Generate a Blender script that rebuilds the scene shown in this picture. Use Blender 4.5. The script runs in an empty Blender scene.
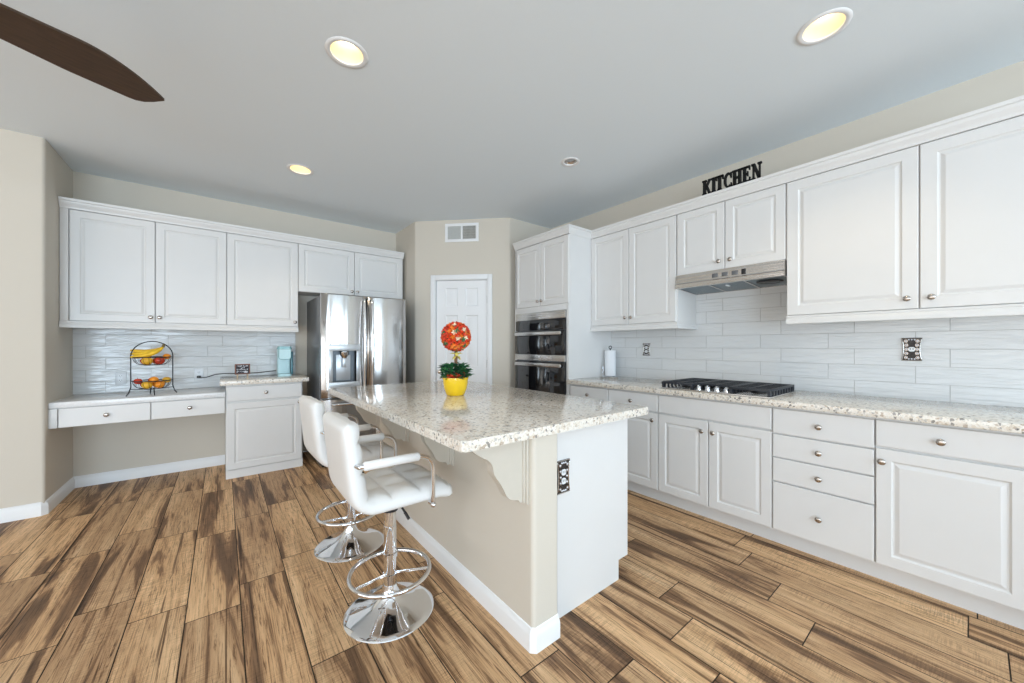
import bpy, bmesh, math, random
from mathutils import Vector, Matrix
R = math.radians
PI = math.pi
random.seed(7)
scene = bpy.context.scene
COL = scene.collection

# ------------------------------------------------------------------ camera
cam_d = bpy.data.cameras.new('camera')
cam_d.sensor_width = 36.0
cam_d.lens = 365.19 / 1024 * 36.0
cam_d.shift_y = 4.27 / 1024
cam_d.clip_start = 0.02
cam = bpy.data.objects.new('camera', cam_d)
cam.location = (0, 0, 1.244)
cam.rotation_euler = (R(90), 0, R(-38.381))
COL.objects.link(cam)
scene.camera = cam

# ------------------------------------------------------------------ exposure, world, daylight
scene.view_settings.view_transform = 'Standard'
scene.view_settings.look = 'None'
scene.view_settings.gamma = 1.0
scene.view_settings.use_curve_mapping = False
scene.view_settings.exposure = -0.04

world = bpy.data.worlds.new('world')
scene.world = world
world.use_nodes = True
bg = world.node_tree.nodes['Background']
bg.inputs['Color'].default_value = (0.72, 0.84, 1.0, 1)
bg.inputs['Strength'].default_value = 1.5


def window_light(name, loc, rot, sx, sy, power, color):
    d = bpy.data.lights.new(name, 'AREA')
    d.shape = 'RECTANGLE'
    d.size, d.size_y = sx, sy
    d.energy = power
    d.color = color
    o = bpy.data.objects.new(name, d)
    o.location = loc
    o.rotation_euler = rot
    COL.objects.link(o)
    return o


DAY = (0.68, 0.85, 1.0)
# daylight standing in the openings of the rear and left windows (area light's -Z is its beam)
window_light('daylight_rear_wide', (-2.3, -4.02, 1.25), (R(120), 0, 0), 2.9, 2.2, 255, DAY)
window_light('daylight_rear_narrow', (1.6, -4.02, 1.5), (R(116), 0, 0), 2.5, 1.5, 112, DAY)
window_light('daylight_left', (-4.72, 0.2, 1.25), (R(120), 0, R(-90)), 5.0, 2.2, 80, (1.0, 0.89, 0.77))

# ------------------------------------------------------------------ measured layout (metres)
ZC = 2.771            # ceiling
XR = 3.359            # right wall
YB = 4.884            # back wall
XN, YN = -1.026, 4.24  # corner of the left nook
PA = Vector((1.852, 4.262))   # pantry wall corners
PB = Vector((2.678, 3.425))
XL, YR = -4.6, -3.9   # far left and rear walls


# ------------------------------------------------------------------ node materials
def new_mat(name):
    m = bpy.data.materials.new(name)
    m.use_nodes = True
    nt = m.node_tree
    b = nt.nodes['Principled BSDF']
    return m, nt, b


def simple(name, col, rough=0.5, metal=0.0, noise=0.0, nscale=40, bump=0.0, bscale=200, coat=0.0, spec=None, stretch=(1, 1, 1)):
    m, nt, b = new_mat(name)
    b.inputs['Base Color'].default_value = (*col, 1)
    b.inputs['Roughness'].default_value = rough
    b.inputs['Metallic'].default_value = metal
    if coat:
        b.inputs['Coat Weight'].default_value = coat
        b.inputs['Coat Roughness'].default_value = 0.05
    if spec is not None:
        b.inputs['Specular IOR Level'].default_value = spec
    if noise or bump:
        tc = nt.nodes.new('ShaderNodeTexCoord')
        mp = nt.nodes.new('ShaderNodeMapping')
        mp.inputs['Scale'].default_value = stretch
        nt.links.new(tc.outputs['Object'], mp.inputs['Vector'])
    if noise:
        n = nt.nodes.new('ShaderNodeTexNoise')
        n.inputs['Scale'].default_value = nscale
        n.inputs['Detail'].default_value = 4
        nt.links.new(mp.outputs['Vector'], n.inputs['Vector'])
        r = nt.nodes.new('ShaderNodeValToRGB')
        r.color_ramp.elements[0].position = 0.3
        r.color_ramp.elements[1].position = 0.7
        r.color_ramp.elements[0].color = (*[max(0, c * (1 - noise)) for c in col], 1)
        r.color_ramp.elements[1].color = (*[min(1, c * (1 + noise)) for c in col], 1)
        nt.links.new(n.outputs['Fac'], r.inputs['Fac'])
        nt.links.new(r.outputs['Color'], b.inputs['Base Color'])
    if bump:
        n2 = nt.nodes.new('ShaderNodeTexNoise')
        n2.inputs['Scale'].default_value = bscale
        n2.inputs['Detail'].default_value = 3
        nt.links.new(mp.outputs['Vector'], n2.inputs['Vector'])
        bp = nt.nodes.new('ShaderNodeBump')
        bp.inputs['Strength'].default_value = bump
        bp.inputs['Distance'].default_value = 0.004
        nt.links.new(n2.outputs['Fac'], bp.inputs['Height'])
        nt.links.new(bp.outputs['Normal'], b.inputs['Normal'])
    return m


def emission(name, col, strength):
    m, nt, b = new_mat(name)
    b.inputs['Base Color'].default_value = (*col, 1)
    b.inputs['Emission Color'].default_value = (*col, 1)
    b.inputs['Emission Strength'].default_value = strength
    return m


def granite_mat():
    m, nt, b = new_mat('speckled_granite')
    N, L = nt.nodes.new, nt.links.new
    tc = N('ShaderNodeTexCoord')
    nz = N('ShaderNodeTexNoise'); nz.inputs['Scale'].default_value = 30; nz.inputs['Detail'].default_value = 2
    L(tc.outputs['Object'], nz.inputs['Vector'])
    mx = N('ShaderNodeVectorMath'); mx.operation = 'MULTIPLY_ADD'
    mx.inputs[1].default_value = (0.012, 0.012, 0.012)
    L(nz.outputs['Color'], mx.inputs[0]); L(tc.outputs['Object'], mx.inputs[2])

    def cells(scale, stops):
        v = N('ShaderNodeTexVoronoi'); v.inputs['Scale'].default_value = scale
        L(mx.outputs['Vector'], v.inputs['Vector'])
        s = N('ShaderNodeSeparateColor'); L(v.outputs['Color'], s.inputs['Color'])
        r = N('ShaderNodeValToRGB'); r.color_ramp.interpolation = 'CONSTANT'
        e = r.color_ramp.elements
        e[0].position = 0; e[0].color = (*stops[0][1], 1)
        e[1].position = stops[1][0]; e[1].color = (*stops[1][1], 1)
        for p, c in stops[2:]:
            k = e.new(p); k.color = (*c, 1)
        L(s.outputs['Red'], r.inputs['Fac'])
        return r, s
    W = (0.84, 0.79, 0.715); BE = (0.68, 0.58, 0.46); G = (0.46, 0.43, 0.40); D = (0.09, 0.08, 0.075); T = (0.40, 0.29, 0.20)
    r1, _ = cells(102, [(0, W), (0.50, (0.78, 0.70, 0.60)), (0.74, BE), (0.85, G), (0.91, T), (0.945, D)])
    r2, s2 = cells(230, [(0, W), (0.45, (0.74, 0.70, 0.64)), (0.74, G), (0.83, BE), (0.94, D)])
    mix = N('ShaderNodeMix'); mix.data_type = 'RGBA'
    mix.inputs['Factor'].default_value = 0.32
    L(r1.outputs['Color'], mix.inputs[6]); L(r2.outputs['Color'], mix.inputs[7])
    L(mix.outputs[2], b.inputs['Base Color'])
    b.inputs['Roughness'].default_value = 0.10
    b.inputs['Specular IOR Level'].default_value = 0.6
    return m


def tile_mat(name, axis, a, z0, off):
    """long glossy wavy subway tiles; axis 'X' or 'Y' is the run of the wall"""
    m, nt, b = new_mat(name)
    N, L = nt.nodes.new, nt.links.new
    tc = N('ShaderNodeTexCoord')
    sp = N('ShaderNodeSeparateXYZ'); L(tc.outputs['Object'], sp.inputs[0])
    u = N('ShaderNodeMath'); u.operation = 'MULTIPLY_ADD'
    L(sp.outputs['XY'.index(axis)], u.inputs[0]); u.inputs[1].default_value = 1 if axis == 'Y' else -1; u.inputs[2].default_value = a
    v = N('ShaderNodeMath'); v.operation = 'SUBTRACT'; L(sp.outputs[2], v.inputs[0]); v.inputs[1].default_value = z0
    cb = N('ShaderNodeCombineXYZ'); L(u.outputs[0], cb.inputs[0]); L(v.outputs[0], cb.inputs[1])
    br = N('ShaderNodeTexBrick')
    br.offset = off; br.offset_frequency = 2; br.squash = 1
    br.inputs['Scale'].default_value = 1
    br.inputs['Brick Width'].default_value = 0.415
    br.inputs['Row Height'].default_value = 0.1065
    br.inputs['Mortar Size'].default_value = 0.0013
    br.inputs['Mortar Smooth'].default_value = 0.3
    br.inputs['Color1'].default_value = (0.70, 0.71, 0.71, 1)
    br.inputs['Color2'].default_value = (0.74, 0.745, 0.74, 1)
    br.inputs['Mortar'].default_value = (0.50, 0.50, 0.48, 1)
    L(cb.outputs[0], br.inputs['Vector'])
    L(br.outputs['Color'], b.inputs['Base Color'])
    b.inputs['Roughness'].default_value = 0.13
    # low horizontal waves pressed into each tile
    rn = N('ShaderNodeVectorMath'); rn.operation = 'MULTIPLY_ADD'
    L(br.outputs['Color'], rn.inputs[0]); rn.inputs[1].default_value = (40, 90, 0); L(cb.outputs[0], rn.inputs[2])
    mp = N('ShaderNodeMapping'); mp.inputs['Scale'].default_value = (5.0, 55, 1); L(rn.outputs[0], mp.inputs['Vector'])
    nz = N('ShaderNodeTexNoise'); nz.inputs['Scale'].default_value = 1.0; nz.inputs['Detail'].default_value = 1.0
    L(mp.outputs['Vector'], nz.inputs['Vector'])
    h = N('ShaderNodeMath'); h.operation = 'MULTIPLY_ADD'
    L(br.outputs['Fac'], h.inputs[0]); h.inputs[1].default_value = -0.5; L(nz.outputs['Fac'], h.inputs[2])
    bp = N('ShaderNodeBump'); bp.inputs['Strength'].default_value = 0.9; bp.inputs['Distance'].default_value = 0.006
    L(h.outputs[0], bp.inputs['Height']); L(bp.outputs['Normal'], b.inputs['Normal'])
    return m


def floor_mat():
    """wood-look porcelain planks; 'plank' holds three random numbers per plank"""
    m, nt, b = new_mat('wood_look_planks')
    N, L = nt.nodes.new, nt.links.new
    tc = N('ShaderNodeTexCoord')
    at = N('ShaderNodeAttribute'); at.attribute_name = 'plank'
    of = N('ShaderNodeVectorMath'); of.operation = 'MULTIPLY_ADD'
    L(at.outputs['Color'], of.inputs[0]); of.inputs[1].default_value = (37, 53, 11); L(tc.outputs['Object'], of.inputs[2])

    def noise(sx, sy, scale, detail, dist=0.0, rough=0.55):
        mp = N('ShaderNodeMapping'); mp.inputs['Scale'].default_value = (sx, sy, 1)
        L(of.outputs[0], mp.inputs['Vector'])
        n = N('ShaderNodeTexNoise'); n.inputs['Scale'].default_value = scale
        n.inputs['Detail'].default_value = detail; n.inputs['Distortion'].default_value = dist
        n.inputs['Roughness'].default_value = rough
        L(mp.outputs['Vector'], n.inputs['Vector'])
        return n

    def ramp(src, stops):
        r = N('ShaderNodeValToRGB'); e = r.color_ramp.elements
        e[0].position, e[0].color = stops[0][0], (*stops[0][1], 1)
        e[1].position, e[1].color = stops[1][0], (*stops[1][1], 1)
        for p, c in stops[2:]:
            k = e.new(p); k.color = (*c, 1)
        L(src, r.inputs['Fac'])
        return r

    def mixc(kind, fac, a, c):
        x = N('ShaderNodeMix'); x.data_type = 'RGBA'; x.blend_type = kind
        if isinstance(fac, float):
            x.inputs['Factor'].default_value = fac
        else:
            L(fac, x.inputs['Factor'])
        L(a, x.inputs[6]); L(c, x.inputs[7])
        return x.outputs[2]
    broad = noise(8.5, 0.6, 1.0, 5, 1.0, 0.6)
    base = ramp(broad.outputs['Fac'], [(0.355, (0.15, 0.085, 0.046)), (0.43, (0.28, 0.160, 0.084)), (0.468, (0.56, 0.350, 0.188)), (0.61, (0.73, 0.495, 0.285)), (0.75, (0.82, 0.60, 0.38))])
    grain = noise(85, 2.4, 1.0, 9, 2.4, 0.74)
    g = ramp(grain.outputs['Fac'], [(0.365, (0.15, 0.10, 0.075)), (0.425, (0.56, 0.50, 0.45)), (0.475, (0.96, 0.95, 0.94)), (0.62, (1.12, 1.12, 1.12))])
    c1 = mixc('MULTIPLY', 0.95, base.outputs['Color'], g.outputs['Color'])
    streak = noise(30, 0.45, 1.0, 3, 0.8)
    k = ramp(streak.outputs['Fac'], [(0.325, (0.18, 0.13, 0.10)), (0.36, (1.0, 1.0, 1.0))])
    c1 = mixc('MULTIPLY', 0.85, c1, k.outputs['Color'])
    saw = noise(14, 210, 1.0, 2, 0.4)
    s = ramp(saw.outputs['Fac'], [(0.42, (0.55, 0.52, 0.50)), (0.54, (1.16, 1.16, 1.16))])
    patch = noise(7, 2.2, 1.0, 2)
    pm = N('ShaderNodeMapRange'); pm.inputs['From Min'].default_value = 0.42; pm.inputs['From Max'].default_value = 0.62; pm.inputs['To Max'].default_value = 0.5
    L(patch.outputs['Fac'], pm.inputs['Value'])
    c2 = mixc('MULTIPLY', pm.outputs[0], c1, s.outputs['Color'])
    # each plank a little lighter, darker or greyer
    sep = N('ShaderNodeSeparateColor'); L(at.outputs['Color'], sep.inputs['Color'])
    t = ramp(sep.outputs['Blue'], [(0.0, (0.78, 0.74, 0.71)), (0.5, (0.98, 0.96, 0.94)), (1.0, (1.14, 1.11, 1.06))])
    c3 = mixc('MULTIPLY', 1.0, c2, t.outputs['Color'])
    L(c3, b.inputs['Base Color'])
    rr = N('ShaderNodeMapRange'); rr.inputs['To Min'].default_value = 0.42; rr.inputs['To Max'].default_value = 0.60
    b.inputs['Specular IOR Level'].default_value = 0.32
    L(grain.outputs['Fac'], rr.inputs['Value']); L(rr.outputs[0], b.inputs['Roughness'])
    bp = N('ShaderNodeBump'); bp.inputs['Strength'].default_value = 0.25; bp.inputs['Distance'].default_value = 0.002
    L(grain.outputs['Fac'], bp.inputs['Height']); L(bp.outputs['Normal'], b.inputs['Normal'])
    return m


def brushed(name, col, rough, vertical=True):
    m, nt, b = new_mat(name)
    N, L = nt.nodes.new, nt.links.new
    b.inputs['Metallic'].default_value = 1
    b.inputs['Base Color'].default_value = (*col, 1)
    tc = N('ShaderNodeTexCoord')
    mp = N('ShaderNodeMapping'); mp.inputs['Scale'].default_value = (6, 6, 0.25) if vertical else (0.5, 0.5, 60)
    L(tc.outputs['Object'], mp.inputs['Vector'])
    n = N('ShaderNodeTexNoise'); n.inputs['Scale'].default_value = 1.6; n.inputs['Detail'].default_value = 2
    L(mp.outputs['Vector'], n.inputs['Vector'])
    rr = N('ShaderNodeMapRange'); rr.inputs['To Min'].default_value = rough * 0.8; rr.inputs['To Max'].default_value = rough * 1.25
    L(n.outputs['Fac'], rr.inputs['Value']); L(rr.outputs[0], b.inputs['Roughness'])
    bp = N('ShaderNodeBump'); bp.inputs['Strength'].default_value = 0.35; bp.inputs['Distance'].default_value = 0.01
    L(n.outputs['Fac'], bp.inputs['Height']); L(bp.outputs['Normal'], b.inputs['Normal'])
    return m


M = {}
M['wall'] = simple('beige_wall_paint', (0.655, 0.60, 0.515), 0.75, bump=0.12, bscale=180)
M['ceiling'] = simple('ceiling_paint', (0.82, 0.88, 0.92), 0.85, bump=0.1, bscale=150)
M['trim'] = simple('white_trim_paint', (0.86, 0.86, 0.86), 0.4)
M['cab'] = simple('white_cabinet_finish', (0.755, 0.745, 0.73), 0.38, noise=0.008, nscale=6)
M['cabdark'] = simple('cabinet_shadow_line', (0.50, 0.46, 0.40), 0.6)
M['granite'] = granite_mat()
M['desktop'] = simple('white_desk_top', (0.80, 0.80, 0.80), 0.18, noise=0.05, nscale=90)
M['tile_right'] = tile_mat('wavy_tile_right', 'Y', -0.22, 0.905, 0.328)
M['tile_back'] = tile_mat('wavy_tile_back', 'X', -0.951, 0.815, 0.29)
M['floor'] = floor_mat()
M['grout'] = simple('dark_grout', (0.035, 0.025, 0.018), 0.8, noise=0.2)
M['steel'] = brushed('brushed_steel_upright', (0.50, 0.49, 0.48), 0.17, True)
M['steel_h'] = brushed('brushed_steel_level', (0.64, 0.62, 0.60), 0.24, False)
M['dispenser'] = simple('dispenser_silver', (0.62, 0.65, 0.68), 0.3, metal=0.6)
M['cavity'] = simple('dispenser_cavity_grey', (0.16, 0.18, 0.20), 0.35, metal=0.5, noise=0.05)
M['fridge_side'] = simple('fridge_side_grey', (0.16, 0.17, 0.18), 0.32, metal=0.4, noise=0.05)
M['chrome'] = simple('chrome', (0.83, 0.84, 0.86), 0.04, metal=1.0, noise=0.01)
M['nickel'] = simple('satin_nickel', (0.50, 0.46, 0.42), 0.22, metal=1.0, noise=0.05)
M['black'] = simple('black_plastic', (0.012, 0.012, 0.014), 0.35, noise=0.2)
M['glassblack'] = simple('black_oven_glass', (0.008, 0.008, 0.010), 0.03, coat=0.6, noise=0.1)
M['iron'] = simple('cast_iron', (0.022, 0.026, 0.034), 0.42, bump=0.2, bscale=300)
M['leather'] = simple('white_leather', (0.80, 0.79, 0.77), 0.42, bump=0.10, bscale=420)
M['outlet'] = simple('white_outlet_plastic', (0.80, 0.82, 0.84), 0.3, noise=0.01)
M['ornate'] = simple('ornate_pewter', (0.045, 0.04, 0.038), 0.45, metal=0.5, noise=0.5, nscale=120)
M['crystal'] = simple('clear_crystal', (0.80, 0.80, 0.84), 0.06, coat=1.0, noise=0.05)
M['hood_under'] = simple('hood_filter_mesh', (0.20, 0.25, 0.28), 0.38, metal=0.8, bump=0.4, bscale=260)
M['pot'] = simple('yellow_glazed_pot', (0.90, 0.58, 0.012), 0.16, noise=0.04, nscale=10, coat=0.4)
M['leaf'] = simple('green_leaves', (0.035, 0.16, 0.055), 0.4, noise=0.45, nscale=35)
M['leafdark'] = simple('dark_leaves', (0.02, 0.075, 0.045), 0.4, noise=0.4, nscale=35)
M['redflower'] = simple('red_petals', (0.72, 0.045, 0.008), 0.5, noise=0.55, nscale=70)
M['orangeflower'] = simple('orange_petals', (0.85, 0.20, 0.015), 0.5, noise=0.3, nscale=60)
M['whiteflower'] = simple('pale_petals', (0.88, 0.70, 0.50), 0.5, noise=0.1, nscale=60)
M['bark'] = simple('brown_stem', (0.22, 0.11, 0.06), 0.7, noise=0.3, nscale=60)
M['ribbon'] = simple('yellow_ribbon', (0.80, 0.68, 0.16), 0.5, noise=0.1)
M['wire'] = simple('black_wire', (0.02, 0.022, 0.026), 0.4, metal=0.5, noise=0.1)
M['banana'] = simple('banana_skin', (0.86, 0.52, 0.02), 0.45, noise=0.15, nscale=25)
M['bananatip'] = simple('banana_stalk', (0.16, 0.11, 0.03), 0.6, noise=0.2)
M['apple'] = simple('red_apple_skin', (0.60, 0.05, 0.02), 0.25, noise=0.55, nscale=22)
M['orange'] = simple('orange_peel', (0.88, 0.30, 0.015), 0.4, bump=0.3, bscale=260)
M['mango'] = simple('yellow_fruit_skin', (0.88, 0.46, 0.03), 0.35, noise=0.25, nscale=14)
M['teal'] = simple('pale_teal_plastic', (0.52, 0.74, 0.77), 0.25, noise=0.02)
M['tealdark'] = simple('deep_teal_plastic', (0.055, 0.19, 0.23), 0.2, noise=0.05)
M['board'] = simple('black_chalkboard', (0.016, 0.013, 0.02), 0.5, noise=0.2)
M['chalk'] = simple('white_chalk', (0.82, 0.82, 0.86), 0.8, noise=0.05)
M['frame'] = simple('reddish_wood_frame', (0.20, 0.08, 0.05), 0.5, noise=0.3, nscale=40)
M['easel'] = simple('pale_wood', (0.50, 0.38, 0.26), 0.6, noise=0.2, nscale=40)
M['paper'] = simple('paper_towel', (0.86, 0.87, 0.89), 0.9, bump=0.3, bscale=160)
M['letters'] = simple('black_painted_wood', (0.004, 0.004, 0.004), 0.9, noise=0.2)
M['fan'] = simple('dark_walnut_blade', (0.060, 0.034, 0.020), 0.6, noise=0.2, nscale=14, stretch=(1, 8, 1))
M['bronze'] = simple('dark_bronze', (0.06, 0.045, 0.035), 0.35, metal=0.8, noise=0.1)
M['lamp'] = emission('warm_lamp', (1.0, 0.84, 0.58), 7.0)
M['can'] = simple('lamp_reflector', (0.90, 0.78, 0.56), 0.5, noise=0.01)
M['lens_off'] = simple('frosted_lens', (0.50, 0.54, 0.58), 0.25, noise=0.02)
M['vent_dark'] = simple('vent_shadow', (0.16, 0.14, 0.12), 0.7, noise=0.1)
M['vent_light'] = simple('vent_slats', (0.55, 0.55, 0.52), 0.5, noise=0.02)
M['gold'] = simple('brass', (0.75, 0.48, 0.14), 0.25, metal=1.0, noise=0.05)


# ------------------------------------------------------------------ mesh helpers
class MB:
    def __init__(self):
        self.bm = bmesh.new()
        self.mi = 0

    def _f(self, vs):
        try:
            f = self.bm.faces.new(vs)
            f.material_index = self.mi
            return f
        except ValueError:
            return None

    def box(self, x0, x1, y0, y1, z0, z1, bev=0.0, seg=2):
        vs = [self.bm.verts.new((x, y, z)) for x in (x0, x1) for y in (y0, y1) for z in (z0, z1)]
        q = [(0, 1, 3, 2), (4, 6, 7, 5), (0, 4, 5, 1), (2, 3, 7, 6), (0, 2, 6, 4), (1, 5, 7, 3)]
        fs = [self._f([vs[i] for i in k]) for k in q]
        if bev:
            es = list({e for f in fs for e in f.edges})
            r = bmesh.ops.bevel(self.bm, geom=es, offset=bev, segments=seg, profile=0.5, affect='EDGES')
            for f in r['faces']:
                f.material_index = self.mi
        return self

    def prism(self, pts, a0, a1, plane='XY', cap0=True, cap1=True):
        def P(p, a):
            return {'XY': (p[0], p[1], a), 'XZ': (p[0], a, p[1]), 'YZ': (a, p[0], p[1])}[plane]
        b0 = [self.bm.verts.new(P(p, a0)) for p in pts]
        b1 = [self.bm.verts.new(P(p, a1)) for p in pts]
        n = len(pts)
        for i in range(n):
            j = (i + 1) % n
            self._f([b0[i], b0[j], b1[j], b1[i]])
        if cap0:
            self._f(b0[::-1])
        if cap1:
            self._f(b1)
        return self

    def lathe(self, prof, segs=24, c=(0, 0, 0), axis='Z', caps=True):
        rings = []
        for r, h in prof:
            ring = []
            for i in range(segs):
                a = 2 * PI * i / segs
                p, q = r * math.cos(a), r * math.sin(a)
                v = {'Z': (p, q, h), 'Y': (p, h, q), 'X': (h, p, q)}[axis]
                ring.append(self.bm.verts.new((v[0] + c[0], v[1] + c[1], v[2] + c[2])))
            rings.append(ring)
        for a, b in zip(rings, rings[1:]):
            for i in range(segs):
                j = (i + 1) % segs
                self._f([a[i], a[j], b[j], b[i]])
        if caps:
            self._f(rings[0][::-1])
            self._f(rings[-1])
        return self

    def tube(self, path, r, segs=10, closed=False, caps=True):
        path = [Vector(p) for p in path]
        n = len(path)
        rad = r if isinstance(r, (list, tuple)) else [r] * n
        up = None
        rings = []
        for i, p in enumerate(path):
            if closed:
                t = path[(i + 1) % n] - path[i - 1]
            else:
                t = path[min(i + 1, n - 1)] - path[max(i - 1, 0)]
            t.normalize()
            if up is None:
                up = Vector((0, 0, 1)) if abs(t.z) < 0.9 else Vector((1, 0, 0))
            s = t.cross(up)
            if s.length < 1e-6:
                s = t.orthogonal()
            s.normalize()
            up = s.cross(t).normalized()
            rings.append([self.bm.verts.new(p + (s * math.cos(2 * PI * k / segs) + up * math.sin(2 * PI * k / segs)) * rad[i]) for k in range(segs)])
        m = n if closed else n - 1
        for i in range(m):
            a, b = rings[i], rings[(i + 1) % n]
            for k in range(segs):
                j = (k + 1) % segs
                self._f([a[k], a[j], b[j], b[k]])
        if caps and not closed:
            self._f(rings[0][::-1])
            self._f(rings[-1])
        return self

    def ball(self, c, rx, ry=None, rz=None, u=16, v=10, rot=None):
        ry = ry or rx
        rz = rz or rx
        mat = Matrix.Translation(c) @ (rot or Matrix.Identity(4)) @ Matrix.Diagonal((rx, ry, rz, 1))
        r = bmesh.ops.create_uvsphere(self.bm, u_segments=u, v_segments=v, radius=1, matrix=mat)
        for vv in r['verts']:
            for f in vv.link_faces:
                f.material_index = self.mi
        return self

    def quad(self, pts):
        self._f([self.bm.verts.new(p) for p in pts])
        return self

    def build(self, name, mats, parent=None, loc=None, rot=None, smooth=35, recalc=True):
        if recalc:
            bmesh.ops.recalc_face_normals(self.bm, faces=self.bm.faces)
        me = bpy.data.meshes.new(name)
        self.bm.to_mesh(me)
        self.bm.free()
        for k in (mats if isinstance(mats, (list, tuple)) else [mats]):
            me.materials.append(M[k] if isinstance(k, str) else k)
        if smooth:
            for p in me.polygons:
                p.use_smooth = True
            me.set_sharp_from_angle(angle=R(smooth))
        return link(name, me, parent, loc, rot)


def link(name, me, parent=None, loc=None, rot=None):
    o = bpy.data.objects.new(name, me)
    COL.objects.link(o)
    if parent is not None:
        o.parent = parent
    if loc is not None:
        o.location = loc
    if rot is not None:
        o.rotation_euler = rot
    return o


def tag(o, label, cat, group=None):
    o['label'] = label
    o['category'] = cat
    if group:
        o['group'] = group
    return o


def thing(name, label, cat, loc=(0, 0, 0), rz=0, group=None):
    o = bpy.data.objects.new(name, None)
    o.empty_display_size = 0.1
    COL.objects.link(o)
    o.location = loc
    o.rotation_euler = (0, 0, rz)
    return tag(o, label, cat, group)


def struct(name, mb, mat, smooth=35, recalc=True):
    o = mb.build(name, mat, smooth=smooth, recalc=recalc)
    o['kind'] = 'structure'
    return o


def copy_tree(o, parent=None):
    c = o.copy()
    COL.objects.link(c)
    if parent is not None:
        c.parent = parent
    for ch in list(o.children):
        copy_tree(ch, c)
    return c


def arc(cx, cy, r, a0, a1, n=6):
    return [(cx + r * math.cos(R(a0 + (a1 - a0) * i / n)), cy + r * math.sin(R(a0 + (a1 - a0) * i / n))) for i in range(n + 1)]


# ------------------------------------------------------------------ floor: planks with measured joints
def build_floor():
    mb = MB()
    mb.mi = 1
    mb.quad([(XL, YR, -0.003), (XR, YR, -0.003), (XR, YB, -0.003), (XL, YB, -0.003)])
    lay = mb.bm.loops.layers.float_color.new('plank')
    mb.mi = 0
    joints = {-1: 3.15, 0: 3.278, 1: 2.565, 2: 2.347, 3: 2.19, 4: 2.366, 5: 2.503, 7: 1.66, 8: 1.054, 9: 0.837, 10: 0.597, 11: 0.795,
              12: 0.962, 13: 0.44, 14: 0.624, 15: 0.824, 16: 0.925}
    w, Lp, g = 0.202, 0.912, 0.0023
    rnd = random.Random(3)
    for k in range(-20, 22):
        x0, x1 = max(-0.740 + w * k, XL), min(-0.740 + w * (k + 1), XR)
        if x1 - x0 < 0.01:
            continue
        y = joints.get(k, rnd.uniform(0, Lp))
        y -= math.ceil((y - YR) / Lp) * Lp
        while y < YB:
            ya, yb = max(y, YR), min(y + Lp, YB)
            y += Lp
            if yb - ya < 0.01:
                continue
            f = mb._f([mb.bm.verts.new(p) for p in ((x0 + g, ya + g, 0), (x1 - g, ya + g, 0), (x1 - g, yb - g, 0), (x0 + g, yb - g, 0))])
            c = (rnd.random(), rnd.random(), rnd.random(), 1)
            for l in f.loops:
                l[lay] = c
    return struct('floor', mb, ['floor', 'grout'], smooth=0, recalc=False)


build_floor()

# ------------------------------------------------------------------ ceiling with round cut-outs for the downlights
LIGHTS = [(0.508, 2.028, 0.082, True), (2.258, 0.445, 0.082, True), (0.528, 3.62, 0.082, True), (2.262, 2.075, 0.055, False)]


def build_ceiling():
    mb = MB()
    h = 0.13
    xs = sorted({XL, XR, *[x + s * h for x, y, r, l in LIGHTS for s in (-1, 1)]})
    ys = sorted({YR, YB, *[y + s * h for x, y, r, l in LIGHTS for s in (-1, 1)]})
    for a, b in zip(xs, xs[1:]):
        for c, d in zip(ys, ys[1:]):
            mx, my = (a + b) / 2, (c + d) / 2
            hit = [t for t in LIGHTS if abs(t[0] - mx) < h and abs(t[1] - my) < h]
            if not hit:
                mb.quad([(a, c, ZC), (a, d, ZC), (b, d, ZC), (b, c, ZC)])
    for x, y, r, l in LIGHTS:
        # the square around each lamp, split by other cut lines is skipped above, so fill the full square here
        n = 32
        inner, outer = [], []
        for i in range(n):
            t = 2 * PI * (i + 0.0) / n + PI / 4
            ct, st = math.cos(t), math.sin(t)
            k = h / max(abs(ct), abs(st))
            inner.append(mb.bm.verts.new((x + r * ct, y + r * st, ZC)))
            outer.append(mb.bm.verts.new((x + k * ct, y + k * st, ZC)))
        for i in range(n):
            j = (i + 1) % n
            mb._f([inner[i], outer[i], outer[j], inner[j]])
    for f in mb.bm.faces:
        f.normal_update()
        if f.normal.z > 0:
            f.normal_flip()
    return struct('ceiling', mb, 'ceiling', smooth=0, recalc=False)


build_ceiling()

# ------------------------------------------------------------------ walls
T = 0.12
mb = MB(); mb.box(XN, PA.x, YB, YB + T, 0, ZC + 0.1); struct('wall_back', mb, 'wall')
mb = MB(); mb.box(XR, XR + T, YR - T, PB.y + 0.01, 0, ZC + 0.1); struct('wall_right', mb, 'wall')
r = 0.02
mb = MB(); mb.prism([(XL, YN)] + arc(XN - r, YN + r, r, -90, 0, 10) + [(XN, YB + T), (XL, YB + T)], 0, ZC); struct('wall_nook', mb, 'wall', smooth=0)

# pantry block: return wall, 45 degree wall with the doorway, and the stub behind the oven cabinet
tdir = (PB - PA).normalized()
ndir = Vector((-tdir.y, tdir.x)) * -1        # towards the kitchen
if ndir.y > 0:
    ndir = -ndir
LP = (PB - PA).length
RZP = math.atan2(tdir.y, tdir.x)             # local x runs along the wall, local -y into the kitchen
DX0, DX1, DZ = 0.262, 0.908, 2.045            # doorway


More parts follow.
